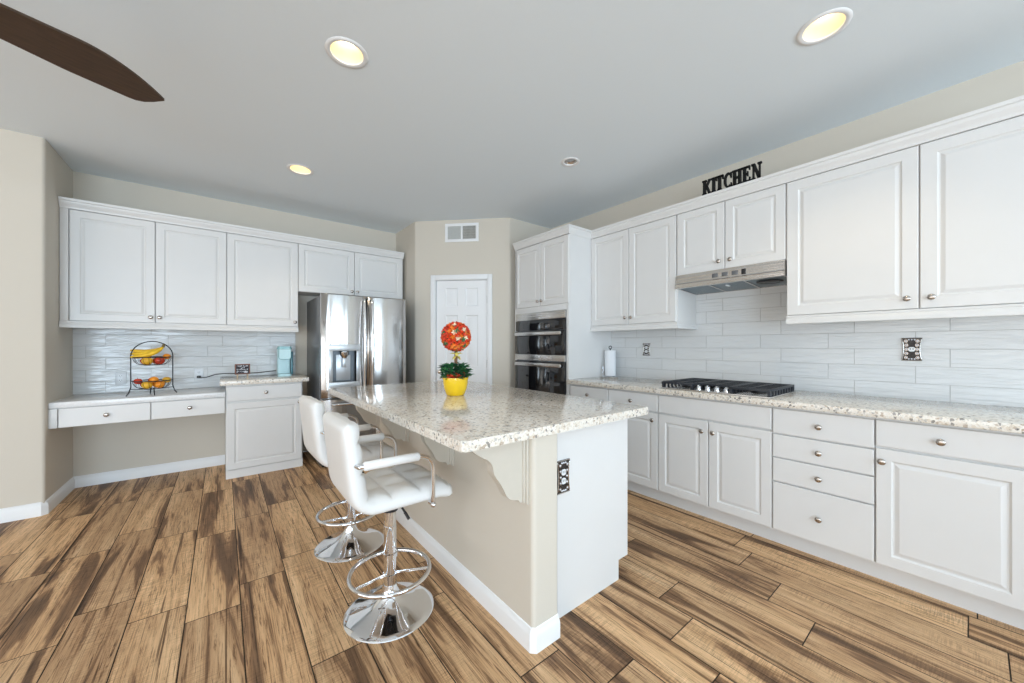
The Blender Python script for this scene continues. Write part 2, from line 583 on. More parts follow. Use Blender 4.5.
def pantry_mesh():
    mb = MB()
    q = 0.02
    def W(a, d, z):
        p = PA + tdir * a - ndir * d
        return (p.x, p.y, z)
    def wall(p0, p1):
        mb.quad([(p0[0], p0[1], 0), (p1[0], p1[1], 0), (p1[0], p1[1], ZC), (p0[0], p0[1], ZC)])
    # rounded outer corners
    def corner(p, d_in, d_out):
        a = p - d_in * q
        b = p + d_out * q
        out = []
        for i in range(6):
            t = i / 5
            out.append((a * (1 - t) ** 2 + p * 2 * t * (1 - t) + b * t ** 2))
        return out
    c1 = corner(PA, Vector((0, -1)), tdir)
    c2 = corner(PB, tdir, Vector((1, 0)))
    pts = [Vector((PA.x, YB + 0.05))] + c1
    for a, b in zip(pts, pts[1:]):
        wall(a, b)
    pts = c2 + [Vector((XR + 0.05, PB.y))]
    for a, b in zip(pts, pts[1:]):
        wall(a, b)
    a0, a1 = q, LP - q
    for (x0, x1, z0, z1) in ((a0, DX0, 0, ZC), (DX1, a1, 0, ZC), (DX0, DX1, DZ, ZC)):
        mb.quad([W(x0, 0, z0), W(x1, 0, z0), W(x1, 0, z1), W(x0, 0, z1)])
    # reveals
    for x in (DX0, DX1):
        mb.quad([W(x, 0, 0), W(x, 0.12, 0), W(x, 0.12, DZ), W(x, 0, DZ)])
    mb.quad([W(DX0, 0, DZ), W(DX1, 0, DZ), W(DX1, 0.12, DZ), W(DX0, 0.12, DZ)])
    mb.quad([W(DX0, 0.12, 0), W(DX1, 0.12, 0), W(DX1, 0.12, DZ), W(DX0, 0.12, DZ)])
    bmesh.ops.remove_doubles(mb.bm, verts=mb.bm.verts, dist=1e-5)
    return mb


struct('wall_pantry', pantry_mesh(), 'wall', smooth=0)


def wall_with_openings(name, along, fixed, thick, a0, a1, ops):
    """a wall in boxes around its openings; along 'X' or 'Y'"""
    mb = MB()
    def bx(p0, p1, z0, z1):
        if p1 - p0 < 1e-4 or z1 - z0 < 1e-4:
            return
        f0, f1 = min(fixed, fixed + thick), max(fixed, fixed + thick)
        if along == 'X':
            mb.box(p0, p1, f0, f1, z0, z1)
        else:
            mb.box(f0, f1, p0, p1, z0, z1)
    cur = a0
    for o0, o1, z0, z1 in ops:
        bx(cur, o0, 0, ZC + 0.1)
        bx(o0, o1, 0, z0)
        bx(o0, o1, z1, ZC + 0.1)
        cur = o1
    bx(cur, a1, 0, ZC + 0.1)
    struct(name, mb, 'wall')


REAR = [(-3.75, -0.85, 0.15, 2.35), (0.35, 2.85, 0.75, 2.25)]
LEFT = [(-2.3, 2.7, 0.15, 2.35)]
wall_with_openings('wall_rear', 'X', YR, -T, XL - T, XR, REAR)
wall_with_openings('wall_left', 'Y', XL, -T, YR, YN, LEFT)


def window_frame(name, along, fixed, o, n):
    mb = MB()
    a0, a1, z0, z1 = o
    def bx(p0, p1, q0, q1):
        if along == 'X':
            mb.box(p0, p1, fixed - 0.08, fixed - 0.03, q0, q1)
        else:
            mb.box(fixed - 0.08, fixed - 0.03, p0, p1, q0, q1)
    f = 0.05
    bx(a0, a1, z0, z0 + f); bx(a0, a1, z1 - f, z1)
    for i in range(n + 1):
        c = a0 + (a1 - a0) * i / n
        c = min(max(c, a0 + f / 2), a1 - f / 2)
        bx(c - f / 2, c + f / 2, z0 + f, z1 - f)
    struct(name, mb, 'trim')


window_frame('window_1', 'X', YR, REAR[0], 3)
window_frame('window_2', 'X', YR, REAR[1], 2)
window_frame('window_3', 'Y', XL, LEFT[0], 4)

# ------------------------------------------------------------------ panelled fronts (face -y, back at y = 0)
def rings_front(mb, x0, x1, z0, z1, rings, close=True):
    """nested rectangles: rings of (inset, y)"""
    prev = None
    for ins, y in rings:
        cur = [mb.bm.verts.new(p) for p in ((x0 + ins, y, z0 + ins), (x1 - ins, y, z0 + ins), (x1 - ins, y, z1 - ins), (x0 + ins, y, z1 - ins))]
        if prev:
            for i in range(4):
                j = (i + 1) % 4
                mb._f([prev[i], prev[j], cur[j], cur[i]])
        prev = cur
    if close:
        mb._f(prev)


T_DOOR = 0.02


def door_mb(w, h, fw=0.056):
    mb = MB()
    t = T_DOOR
    rings_front(mb, 0, w, 0, h, [(0, 0), (0, -t + 0.004), (0.0015, -t + 0.0012), (0.004, -t), (fw, -t), (fw + 0.003, -t + 0.004), (fw + 0.008, -t + 0.0075),
                                 (fw + 0.013, -t + 0.0075), (fw + 0.026, -t + 0.002), (fw + 0.030, -t + 0.0008), (fw + 0.032, -t + 0.0008)])
    mb._f([mb.bm.verts.new(p) for p in ((0, 0, 0), (0, 0, h), (w, 0, h), (w, 0, 0))])
    bmesh.ops.remove_doubles(mb.bm, verts=mb.bm.verts, dist=1e-6)
    return mb


def slab_mb(w, h, t=T_DOOR):
    mb = MB()
    rings_front(mb, 0, w, 0, h, [(0, 0), (0, -t + 0.005), (0.0015, -t + 0.0015), (0.005, -t), (0.006, -t)])
    mb._f([mb.bm.verts.new(p) for p in ((0, 0, 0), (0, 0, h), (w, 0, h), (w, 0, 0))])
    bmesh.ops.remove_doubles(mb.bm, verts=mb.bm.verts, dist=1e-6)
    return mb


def knob_mesh(name, sc=1.0):
    mb = MB()
    prof = [(0.0075, 0.0), (0.0085, -0.002), (0.006, -0.005), (0.0052, -0.012), (0.008, -0.016), (0.0155, -0.0185), (0.0165, -0.0215), (0.0145, -0.025), (0.008, -0.0275), (0.001, -0.028)]
    mb.lathe([(r * sc, y * sc) for r, y in prof], 18, axis='Y')
    o = mb.build(name, 'nickel', smooth=50)
    me = o.data
    bpy.data.objects.remove(o)
    return me


KNOB = knob_mesh('knob')


def add_front(root, kind, x0, x1, z0, z1, yf, knob=None, fw=0.056):
    """a door or drawer front between x0..x1, z0..z1 whose back lies at y = yf; knob at (x, z)"""
    g = 0.0025
    w, h = x1 - x0 - 2 * g, z1 - z0 - 2 * g
    mb = door_mb(w, h, fw) if kind == 'door' else slab_mb(w, h)
    nm = {'door': 'door', 'drawer': 'drawer', 'panel': 'false_front'}[kind]
    o = mb.build(nm, 'cab', root, (x0 + g, yf, z0 + g), smooth=20)
    if knob:
        link('knob', KNOB, o, (knob[0] - x0 - g, -T_DOOR, knob[1] - z0 - g))
    return o


def cabinet(name, label, loc, rz, W, front, z0, z1, fronts, group=None, toe=None, rail=False, stiles=(), cat='cabinet', fw=0.056):
    """local frame: x 0..W left to right, back at y = 0, door faces at y = -front"""
    root = thing(name, label, cat, loc, rz, group)
    D = front - T_DOOR
    mb = MB(); mb.box(0.0006, W - 0.0006, -D, -0.0095, z0, z1); mb.build('carcass', 'cab', root)
    if toe is not None:
        mb = MB(); mb.box(0.0, W, -toe, -0.0095, 0, z0); mb.build('toe_kick', 'cab', root)
    for k, x0, x1, a, b, kn in fronts:
        add_front(root, k, x0, x1, a, b, -D, kn, fw)
    for x0, x1, a, b in stiles:
        mb = MB(); mb.box(x0, x1, -front, -D, a, b, 0.001); mb.build('stile', 'cab', root)
    return root


# ------------------------------------------------------------------ crown and light-rail mouldings (structure trims)
def sweep_profile(mb, path, prof):
    """path: 2-D points, prof: (offset to the right-hand side of travel, z); mitred corners"""
    n = len(path)
    P = [Vector(p) for p in path]
    rings = []
    for i in range(n):
        d0 = (P[i] - P[i - 1]).normalized() if i else None
        d1 = (P[i + 1] - P[i]).normalized() if i < n - 1 else None
        if d0 is None: d0 = d1
        if d1 is None: d1 = d0
        n0 = Vector((d0.y, -d0.x)); n1 = Vector((d1.y, -d1.x))
        b = (n0 + n1)
        b = b / (1 + n0.dot(n1))
        rings.append([mb.bm.verts.new((P[i].x + b.x * o, P[i].y + b.y * o, z)) for o, z in prof])
    k = len(prof)
    for a, b in zip(rings, rings[1:]):
        for i in range(k):
            j = (i + 1) % k
            mb._f([a[i], a[j], b[j], b[i]])
    mb._f(rings[0][::-1]); mb._f(rings[-1])



# ------------------------------------------------------------------ baseboards
BBP = [(0, 0), (0.014, 0), (0.014, 0.066), (0.011, 0.078), (0.006, 0.085), (0.004, 0.096), (0, 0.1)]


def baseboard(mb, p0, p1, n, h=1.0):
    """profile extruded from p0 to p1 (2-D floor points), standing out along n; p0/p1 are already mitred"""
    p0, p1, n = Vector(p0), Vector(p1), Vector(n).normalized()
    d = (p1 - p0).normalized()
    a = [mb.bm.verts.new((p0.x + n.x * o, p0.y + n.y * o, z * h)) for o, z in BBP]
    b = [mb.bm.verts.new((p1.x + n.x * o, p1.y + n.y * o, z * h)) for o, z in BBP]
    k = len(BBP)
    for i in range(k):
        j = (i + 1) % k
        mb._f([a[i], a[j], b[j], b[i]])
    mb._f(a[::-1]); mb._f(b)


mb = MB(); baseboard(mb, (XN, YB), (0.02, YB), (0, -1)); struct('baseboard_back', mb, 'trim')
mb = MB(); sweep_profile(mb, [(XL, YN), (XN - 0.02, YN), (XN, YN + 0.02), (XN, YB)], BBP); struct('baseboard_nook', mb, 'trim')
mb = MB()
for s0, s1 in ((0.0, 0.199), (0.971, LP)):
    p, q = PA + tdir * s0, PA + tdir * s1
    baseboard(mb, p, q, ndir)
struct('baseboard_pantry', mb, 'trim')



CROWN = [(-0.02, 2.352), (0.006, 2.352), (0.006, 2.362), (0.010, 2.372), (0.020, 2.386), (0.026, 2.402), (0.026, 2.408), (0.034, 2.412), (0.036, 2.430), (-0.02, 2.430)]
RAIL = [(-0.03, 1.446), (0.004, 1.446), (0.006, 1.438), (0.002, 1.430), (0.010, 1.418), (0.014, 1.404), (0.014, 1.392), (-0.03, 1.392)]

FB = YB - 0.35        # faces of the back uppers
FR = 3.005            # faces of the right uppers
FO = 2.672            # face of the oven cabinet
OY0, OY1 = 2.472, 3.318
mb = MB(); sweep_profile(mb, [(XN + 0.003, FB), (1.813, FB)], CROWN); struct('trim_1', mb, 'cab', smooth=50)
mb = MB(); sweep_profile(mb, [(XN + 0.003, FB), (0.640, FB)], RAIL); struct('trim_2', mb, 'cab', smooth=50)
# right run crown: travels from the oven cabinet's far end towards the camera (kitchen is on the right-hand side)
mb = MB(); sweep_profile(mb, [(FO, OY1), (FO, OY0), (FR, OY0), (FR, -0.45)], CROWN); struct('trim_3', mb, 'cab', smooth=50)
mb = MB(); sweep_profile(mb, [(FR, OY0 - 0.002), (FR, 1.553), (XR - 0.012, 1.553)], RAIL); struct('trim_4', mb, 'cab', smooth=50)
mb = MB(); sweep_profile(mb, [(FR, 0.787), (FR, -0.45)], RAIL); struct('trim_5', mb, 'cab', smooth=50)

# backsplash tiles (thin layers on the walls)
mb = MB(); mb.box(XN, 0.66, YB - 0.008, YB, 0.80, 1.43); struct('wall_tile_back', mb, 'tile_back')
mb = MB(); mb.box(XR - 0.008, XR, -0.9, OY0 - 0.001, 0.88, 1.84); struct('wall_tile_right', mb, 'tile_right')

# ------------------------------------------------------------------ upper cabinets
Z0, Z1 = 1.447, 2.352
GU = 'white wall cabinets over the desk wall'
cabinet('wall_cabinet', 'white two-door wall cabinet at the far left, above the fruit basket', (XN + 0.003, YB, 0), 0, 1.054, 0.35, Z0, Z1 + 0.06,
        [('door', 0.048, 0.551, Z0, Z1, (0.522, 1.497)), ('door', 0.551, 1.054, Z0, Z1, (0.580, 1.497))], stiles=[(0.0, 0.046, Z0 + 0.001, Z1)])
cabinet('wall_cabinet', 'white single-door wall cabinet above the teal coffee maker', (0.031, YB, 0), 0, 0.610, 0.35, Z0, Z1 + 0.06,
        [('door', 0.0, 0.610, Z0, Z1, (0.578, 1.497))])
cabinet('wall_cabinet', 'short white two-door wall cabinet over the refrigerator', (0.641, YB, 0), 0, 1.172, 0.35, 1.834, Z1 + 0.06,
        [('door', 0.0, 0.578, 1.834, Z1, (0.548, 1.880)), ('door', 0.578, 1.160, 1.834, Z1, (0.610, 1.880))])
RZR = R(-90)
cabinet('wall_cabinet', 'white two-door wall cabinet between the ovens and the range hood', (XR, OY0 - 0.001, 0), RZR, 0.918, XR - FR, Z0, Z1 + 0.06,
        [('door', 0.0, 0.450, Z0, Z1, (0.418, 1.510)), ('door', 0.450, 0.910, Z0, Z1, (0.484, 1.510))])
cabinet('wall_cabinet', 'short white two-door wall cabinet above the range hood', (XR, 1.552, 0), RZR, 0.762, XR - FR, 1.831, Z1 + 0.06,
        [('door', 0.0, 0.374, 1.831, Z1, (0.335, 1.895)), ('door', 0.374, 0.760, 1.831, Z1, (0.416, 1.895))])
cabinet('wall_cabinet', 'wide white two-door wall cabinet at the right, nearest the camera', (XR, 0.789, 0), RZR, 1.210, XR - FR, Z0, Z1 + 0.06,
        [('door', 0.0, 0.605, Z0, Z1, (0.560, 1.507)), ('door', 0.605, 1.210, Z0, Z1, (0.650, 1.507))], fw=0.062)

# ------------------------------------------------------------------ base cabinets, right run
FBASE = XR - 2.66
BZ = 0.104


def base(label, y, W, fronts, name='base_cabinet'):
    return cabinet(name, label, (XR, y, 0), RZR, W, FBASE, BZ, 0.868, fronts, toe=XR - 2.75)


DT, DB = 0.862, 0.722
base('white base cabinet with one drawer and one door, beside the oven cabinet', OY0 - 0.002, 0.474,
     [('drawer', 0.03, 0.474, DB, DT, (0.25, 0.79)), ('door', 0.03, 0.474, BZ + 0.01, DB - 0.006, (0.43, 0.66))])
base('white base cabinet with drawer and door, just left of the cooktop', 1.996, 0.470,
     [('drawer', 0, 0.469, DB, DT, (0.235, 0.79)), ('door', 0, 0.469, BZ + 0.01, DB - 0.006, (0.43, 0.66))])
base('white two-door base cabinet under the gas cooktop', 1.526, 0.755,
     [('panel', 0, 0.754, DB, DT, None), ('door', 0, 0.377, BZ + 0.01, DB - 0.006, (0.337, 0.642)), ('door', 0.377, 0.754, BZ + 0.01, DB - 0.006, (0.412, 0.642))])
base('white base cabinet with a stack of four drawers', 0.771, 0.454,
     [('drawer', 0, 0.453, 0.706, DT, (0.2265, 0.782)), ('drawer', 0, 0.453, 0.562, 0.704, (0.2265, 0.633)),
      ('drawer', 0, 0.453, 0.413, 0.560, (0.2265, 0.486)), ('drawer', 0, 0.453, BZ + 0.01, 0.411, (0.2265, 0.258))], name='drawer_base_cabinet')
base('white base cabinet with wide drawer over one large door, at the right edge', 0.317, 0.480,
     [('drawer', 0, 0.480, 0.722, DT, (0.223, 0.79)), ('door', 0, 0.480, BZ + 0.01, 0.716, (0.026, 0.650))])
base('white base cabinet past the right edge of the photo', -0.164, 0.30,
     [('drawer', 0, 0.30, 0.722, DT, (0.15, 0.79)), ('door', 0, 0.30, BZ + 0.01, 0.716, (0.27, 0.65))])

mb = MB(); mb.box(2.63, XR - 0.009, -0.46, OY0 - 0.002, 0.8735, 0.914, 0.005)
tag(mb.build('countertop', 'granite'), 'long speckled granite countertop along the right wall under the cooktop', 'countertop')

# ------------------------------------------------------------------ desk and small base cabinet on the back wall
desk = thing('built_in_desk', 'white built-in desk with two drawers spanning the left nook', 'desk', (XN, YB, 0))
mb = MB(); mb.box(0.001, 1.046, -0.584 + 0.0, -0.009, 0.770, 0.815, 0.004); mb.build('desk_top', 'desktop', desk)
mb = MB(); mb.box(0.001, 1.046, -0.562, -0.04, 0.620, 0.769); mb.build('drawer_box', 'cab', desk)
mb = MB(); mb.box(0.001, 0.044, -0.582, -0.562, 0.620, 0.765, 0.001); mb.build('filler_strip', 'cab', desk)
add_front(desk, 'drawer', 0.046, 0.551, 0.617, 0.767, -0.562, (0.2985, 0.694))
add_front(desk, 'drawer', 0.552, 1.044, 0.617, 0.767, -0.562, (0.798, 0.698))

c = cabinet('base_cabinet', 'small white base cabinet between the desk and the refrigerator', (0.022, YB, 0), 0, 0.626, 0.584, 0.078, 0.874,
            [('drawer', 0.006, 0.620, 0.720, 0.862, (0.31, 0.792)), ('door', 0.006, 0.620, 0.082, 0.708, (0.592, 0.672))], toe=0.575)
mb = MB(); mb.box(-0.022, 0.700, 4.262, YB - 0.009, 0.8765, 0.919, 0.005)
tag(mb.build('countertop', 'granite'), 'short speckled granite countertop under the teal coffee maker', 'countertop')

# ------------------------------------------------------------------ refrigerator
def build_fridge():
    # local: x 0..0.90, back at y = 0, doors' mean face at y = -0.78
    root = thing('refrigerator', 'stainless side-by-side refrigerator with water dispenser in its left door', 'refrigerator', (0.768, 4.82, 0))
    W, D = 0.895, 0.72
    mb = MB(); mb.box(0, W, -D, 0, 0.03, 1.755, 0.008); mb.build('cabinet_body', 'fridge_side', root)
    mb = MB(); mb.box(0.03, W - 0.03, -D + 0.03, -0.05, 0.0, 0.03); mb.build('base', 'black', root)
    for x in (0.02, W - 0.10):
        mb = MB(); mb.box(x, x + 0.08, -D - 0.04, -D + 0.06, 1.756, 1.772, 0.004)
        mb.build('hinge_cover', 'black', root)

    def bulge(x, x0, x1):
        t = (x - (x0 + x1) / 2) / ((x1 - x0) / 2)
        e = max(0.0, 1 - abs(t) ** 9)
        return -(0.045 + 0.022 * (1 - t * t)) * (e ** 0.35) - 0.004

    def door(name, x0, x1, z0, z1, hole=None, handle=None):
        mb = MB()
        xs = [x0 + (x1 - x0) * i / 24 for i in range(25)]
        xs[1] = x0 + 0.004; xs[23] = x1 - 0.004
        zs = [z0, z0 + 0.012, z1 - 0.012, z1]
        if hole:
            for v in hole[:2]:
                xs = [x for x in xs if abs(x - v) > 0.012] + [v]
            zs += list(hole[2:])
        xs.sort(); zs.sort()
        F = {}
        for i, x in enumerate(xs):
            for k, z in enumerate(zs):
                y = -D - 0.006 + bulge(x, x0, x1)
                if k in (0, len(zs) - 1):
                    y += 0.012
                F[i, k] = mb.bm.verts.new((x, min(y, -D - 0.006), z))
        for i in range(len(xs) - 1):
            for k in range(len(zs) - 1):
                if hole and hole[0] - 1e-6 <= xs[i] and xs[i + 1] <= hole[1] + 1e-6 and hole[2] - 1e-6 <= zs[k] and zs[k + 1] <= hole[3] + 1e-6:
                    continue
                mb._f([F[i, k], F[i + 1, k], F[i + 1, k + 1], F[i, k + 1]])
        # back and rim
        nb = {}
        for i in range(len(xs)):
            for k in (0, len(zs) - 1):
                nb[i, k] = mb.bm.verts.new((xs[i], -D - 0.004, zs[k]))
        for i in range(len(xs) - 1):
            mb._f([F[i, 0], nb[i, 0], nb[i + 1, 0], F[i + 1, 0]])
            kk = len(zs) - 1
            mb._f([F[i, kk], F[i + 1, kk], nb[i + 1, kk], nb[i, kk]])
        for i in (0, len(xs) - 1):
            col = [F[i, k] for k in range(len(zs))]
            mb._f(col + [nb[i, len(zs) - 1], nb[i, 0]])
        o = mb.build(name, 'steel', root, smooth=40)
        return o
    xm = 0.452
    hx0, hx1, hz0, hz1 = 0.070, 0.368, 0.800, 1.258
    dl = door('door', 0.003, xm - 0.003, 0.712, 1.775, (hx0, hx1, hz0, hz1))
    dr = door('door', xm + 0.003, W - 0.003, 0.712, 1.775)
    dw = door('freezer_drawer', 0.003, W - 0.003, 0.06, 0.702)
    # dispenser: frame, cavity, spout and paddle
    def Y(x): return -D - 0.006 + bulge(x, 0.003, xm - 0.003)
    yf = min(Y(hx0), Y(hx1), Y(0.22)) - 0.006
    mb = MB()
    cx0, cx1, cz0, cz1 = hx0 + 0.035, hx1 - 0.035, 0.872, 1.192
    for (a, b, c_, d) in ((hx0, hx1, hz0, cz0), (hx0, hx1, cz1, hz1), (hx0, cx0, cz0, cz1), (cx1, hx1, cz0, cz1)):
        mb.box(a, b, yf, -D - 0.012, c_, d, 0.003)
    fr = mb.build('dispenser_frame', 'dispenser', dl)
    mb = MB()
    yb = -D - 0.013
    for pts in ([(cx0, yb, cz0), (cx1, yb, cz0), (cx1, yb, cz1), (cx0, yb, cz1)],
                [(cx0, yf + 0.01, cz0), (cx1, yf + 0.01, cz0), (cx1, yb, cz0), (cx0, yb, cz0)],
                [(cx0, yf + 0.01, cz1), (cx1, yf + 0.01, cz1), (cx1, yb, cz1), (cx0, yb, cz1)],
                [(cx0, yf + 0.01, cz0), (cx0, yb, cz0), (cx0, yb, cz1), (cx0, yf + 0.01, cz1)],
                [(cx1, yf + 0.01, cz0), (cx1, yb, cz0), (cx1, yb, cz1), (cx1, yf + 0.01, cz1)]):
        mb.quad(pts)
    mb.build('dispenser_cavity', 'cavity', dl, smooth=0)
    mb = MB(); mb.box(cx0 + 0.045, cx1 - 0.045, yb - 0.008, yb - 0.001, cz0 + 0.01, cz1 - 0.04, 0.003)
    mb.build('dispenser_back_plate', 'dispenser', dl)
    mb = MB(); mb.lathe([(0.030, 1.191), (0.046, 1.178), (0.044, 1.150), (0.026, 1.128), (0.020, 1.105)], 20, c=(0.219, yf + 0.035, 0))
    mb.build('dispenser_spout', 'chrome', dl)
    mb = MB(); mb.box(0.200, 0.238, yf + 0.012, yf + 0.024, 1.02, 1.118, 0.004); mb.build('dispenser_paddle', 'dispenser', dl)
    # bowed upright handles beside the meeting edge, and the drawer's level handle
    for d_, x in ((dl, xm - 0.040), (dr, xm + 0.040)):
        mb = MB()
        pts = []
        for i in range(15):
            t = i / 14
            pts.append((x, -D - 0.085 - 0.035 * math.sin(PI * t), 0.76 + 0.97 * t))
        pts = [(x, -D - 0.05, 0.76)] + pts + [(x, -D - 0.05, 1.73)]
        mb.tube(pts, 0.014, 12); mb.build('handle', 'chrome', d_, smooth=60)
    mb = MB()
    pts = [(0.10, -D - 0.05, 0.648)] + [(0.10 + 0.695 * i / 12, -D - 0.105 - 0.02 * math.sin(PI * i / 12), 0.648) for i in range(13)] + [(0.795, -D - 0.05, 0.648)]
    mb.tube(pts, 0.013, 12); mb.build('handle', 'chrome', dw, smooth=60)
    return root


build_fridge()

# ------------------------------------------------------------------ pantry door
def build_pantry_door():
    o0 = PA
    def place(mb, name, mat, parent=None, smooth=30):
        return mb.build(name, mat, parent, smooth=smooth)
    # casing
    mb = MB()
    cw = 0.058
    def leg(x0, x1, z0, z1):
        mb.box(x0, x1, -0.018, 0.0, z0, z1, 0.004)
    leg(DX0 - cw, DX0, 0, DZ + cw); leg(DX1, DX1 + cw, 0, DZ + cw); leg(DX0, DX1, DZ, DZ + cw)
    for x0, x1, z0, z1 in ((DX0, DX0 + 0.006, 0, DZ), (DX1 - 0.006, DX1, 0, DZ), (DX0, DX1, DZ - 0.006, DZ)):
        mb.box(x0, x1, 0.0, 0.10, z0, z1)
    t = struct('trim_6', mb, 'trim')
    t.location = (PA.x, PA.y, 0); t.rotation_euler = (0, 0, RZP)
    # six-panel slab
    mb = MB()
    x0, x1, z0, z1 = DX0 + 0.009, DX1 - 0.009, 0.008, DZ - 0.010
    w = x1 - x0
    st, mid = 0.112, 0.098
    pw = (w - 2 * st - mid) / 2
    cols = [(x0 + st, x0 + st + pw), (x1 - st - pw, x1 - st)]
    rows = [(0.23, 0.80), (0.99, 1.615), (1.725, 1.945)]
    xs = sorted([x0, x1] + [v for c_ in cols for v in c_])
    zs = sorted([z0, z1] + [v for r_ in rows for v in r_])
    yf = 0.016
    for a, b in zip(xs, xs[1:]):
        for c_, d in zip(zs, zs[1:]):
            if any(abs(a - p[0]) < 1e-6 for p in cols) and any(abs(c_ - q[0]) < 1e-6 for q in rows):
                rings_front(mb, a, b, c_, d, [(0, yf), (0.004, yf + 0.006), (0.012, yf + 0.010), (0.022, yf + 0.010), (0.042, yf + 0.003)])
            else:
                mb.quad([(a, yf, c_), (b, yf, c_), (b, yf, d), (a, yf, d)])
    for pts in ([(x0, yf, z0), (x0, yf, z1), (x0, yf + 0.035, z1), (x0, yf + 0.035, z0)], [(x1, yf, z0), (x1, yf, z1), (x1, yf + 0.035, z1), (x1, yf + 0.035, z0)],
                [(x0, yf, z1), (x1, yf, z1), (x1, yf + 0.035, z1), (x0, yf + 0.035, z1)], [(x0, yf + 0.035, z0), (x1, yf + 0.035, z0), (x1, yf + 0.035, z1), (x0, yf + 0.035, z1)]):
        mb.quad(pts)
    bmesh.ops.remove_doubles(mb.bm, verts=mb.bm.verts, dist=1e-6)
    d = struct('door_1', mb, 'trim', smooth=20)
    d.location = (PA.x, PA.y, 0); d.rotation_euler = (0, 0, RZP)
    mb = MB(); mb.lathe([(0.026, yf), (0.027, yf - 0.004), (0.012, yf - 0.008), (0.010, yf - 0.030), (0.024, yf - 0.036), (0.027, yf - 0.048), (0.020, yf - 0.060), (0.002, yf - 0.063)], 20, c=(x0 + 0.055, 0, 0.93), axis='Y')
    mb.build('door_knob', 'nickel', d, smooth=50)
    for z in (0.25, 1.03, 1.80):
        mb = MB(); mb.lathe([(0.006, z - 0.045), (0.006, z + 0.045)], 10, c=(x1 + 0.004, yf - 0.004, 0)); mb.build('hinge', 'nickel', d)


build_pantry_door()

# supply vent above the pantry door
def build_vent():
    v = thing('ceiling_vent', 'white two-bay air vent high on the wall above the pantry door', 'vent', (PA.x, PA.y, 0), RZP)
    v.name = 'wall_vent'
    x0, x1, z0, z1 = 0.385, 0.800, 2.500, 2.724
    mb = MB()
    f = 0.034
    xm = (x0 + x1) / 2
    for a, b, c_, d in ((x0, x1, z0, z0 + f), (x0, x1, z1 - f, z1), (x0, x0 + f, z0 + f, z1 - f), (x1 - f, x1, z0 + f, z1 - f), (xm - 0.010, xm + 0.010, z0 + f, z1 - f)):
        mb.box(a, b, -0.012, -0.001, c_, d, 0.002)
    mb.build('frame', 'trim', v)
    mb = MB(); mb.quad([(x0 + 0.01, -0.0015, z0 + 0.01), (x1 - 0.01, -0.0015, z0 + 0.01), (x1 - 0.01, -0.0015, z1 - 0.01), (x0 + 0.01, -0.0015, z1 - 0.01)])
    mb.build('duct_shade', 'vent_dark', v, smooth=0)  # flat sheet behind the louvres; the duct's shade is put into its dark colour
    # upright louvres turned left in one bay and right in the other
    for (a, b, s) in ((x0 + f, xm - 0.010, 1), (xm + 0.010, x1 - f, -1)):
        mb = MB()
        n = 11
        for i in range(n):
            x = a + (b - a) * (i + 0.5) / n
            dx = 0.0065 * s
            mb.quad([(x - dx, -0.010, z0 + f), (x + dx, -0.002, z0 + f), (x + dx, -0.002, z1 - f), (x - dx, -0.010, z1 - f)])
        for i in range(1, 5):
            z = z0 + f + (z1 - z0 - 2 * f) * i / 5
            mb.box(a, b, -0.0035, -0.002, z - 0.002, z + 0.002)
        mb.build('louvre', 'vent_light', v, smooth=0)


build_vent()

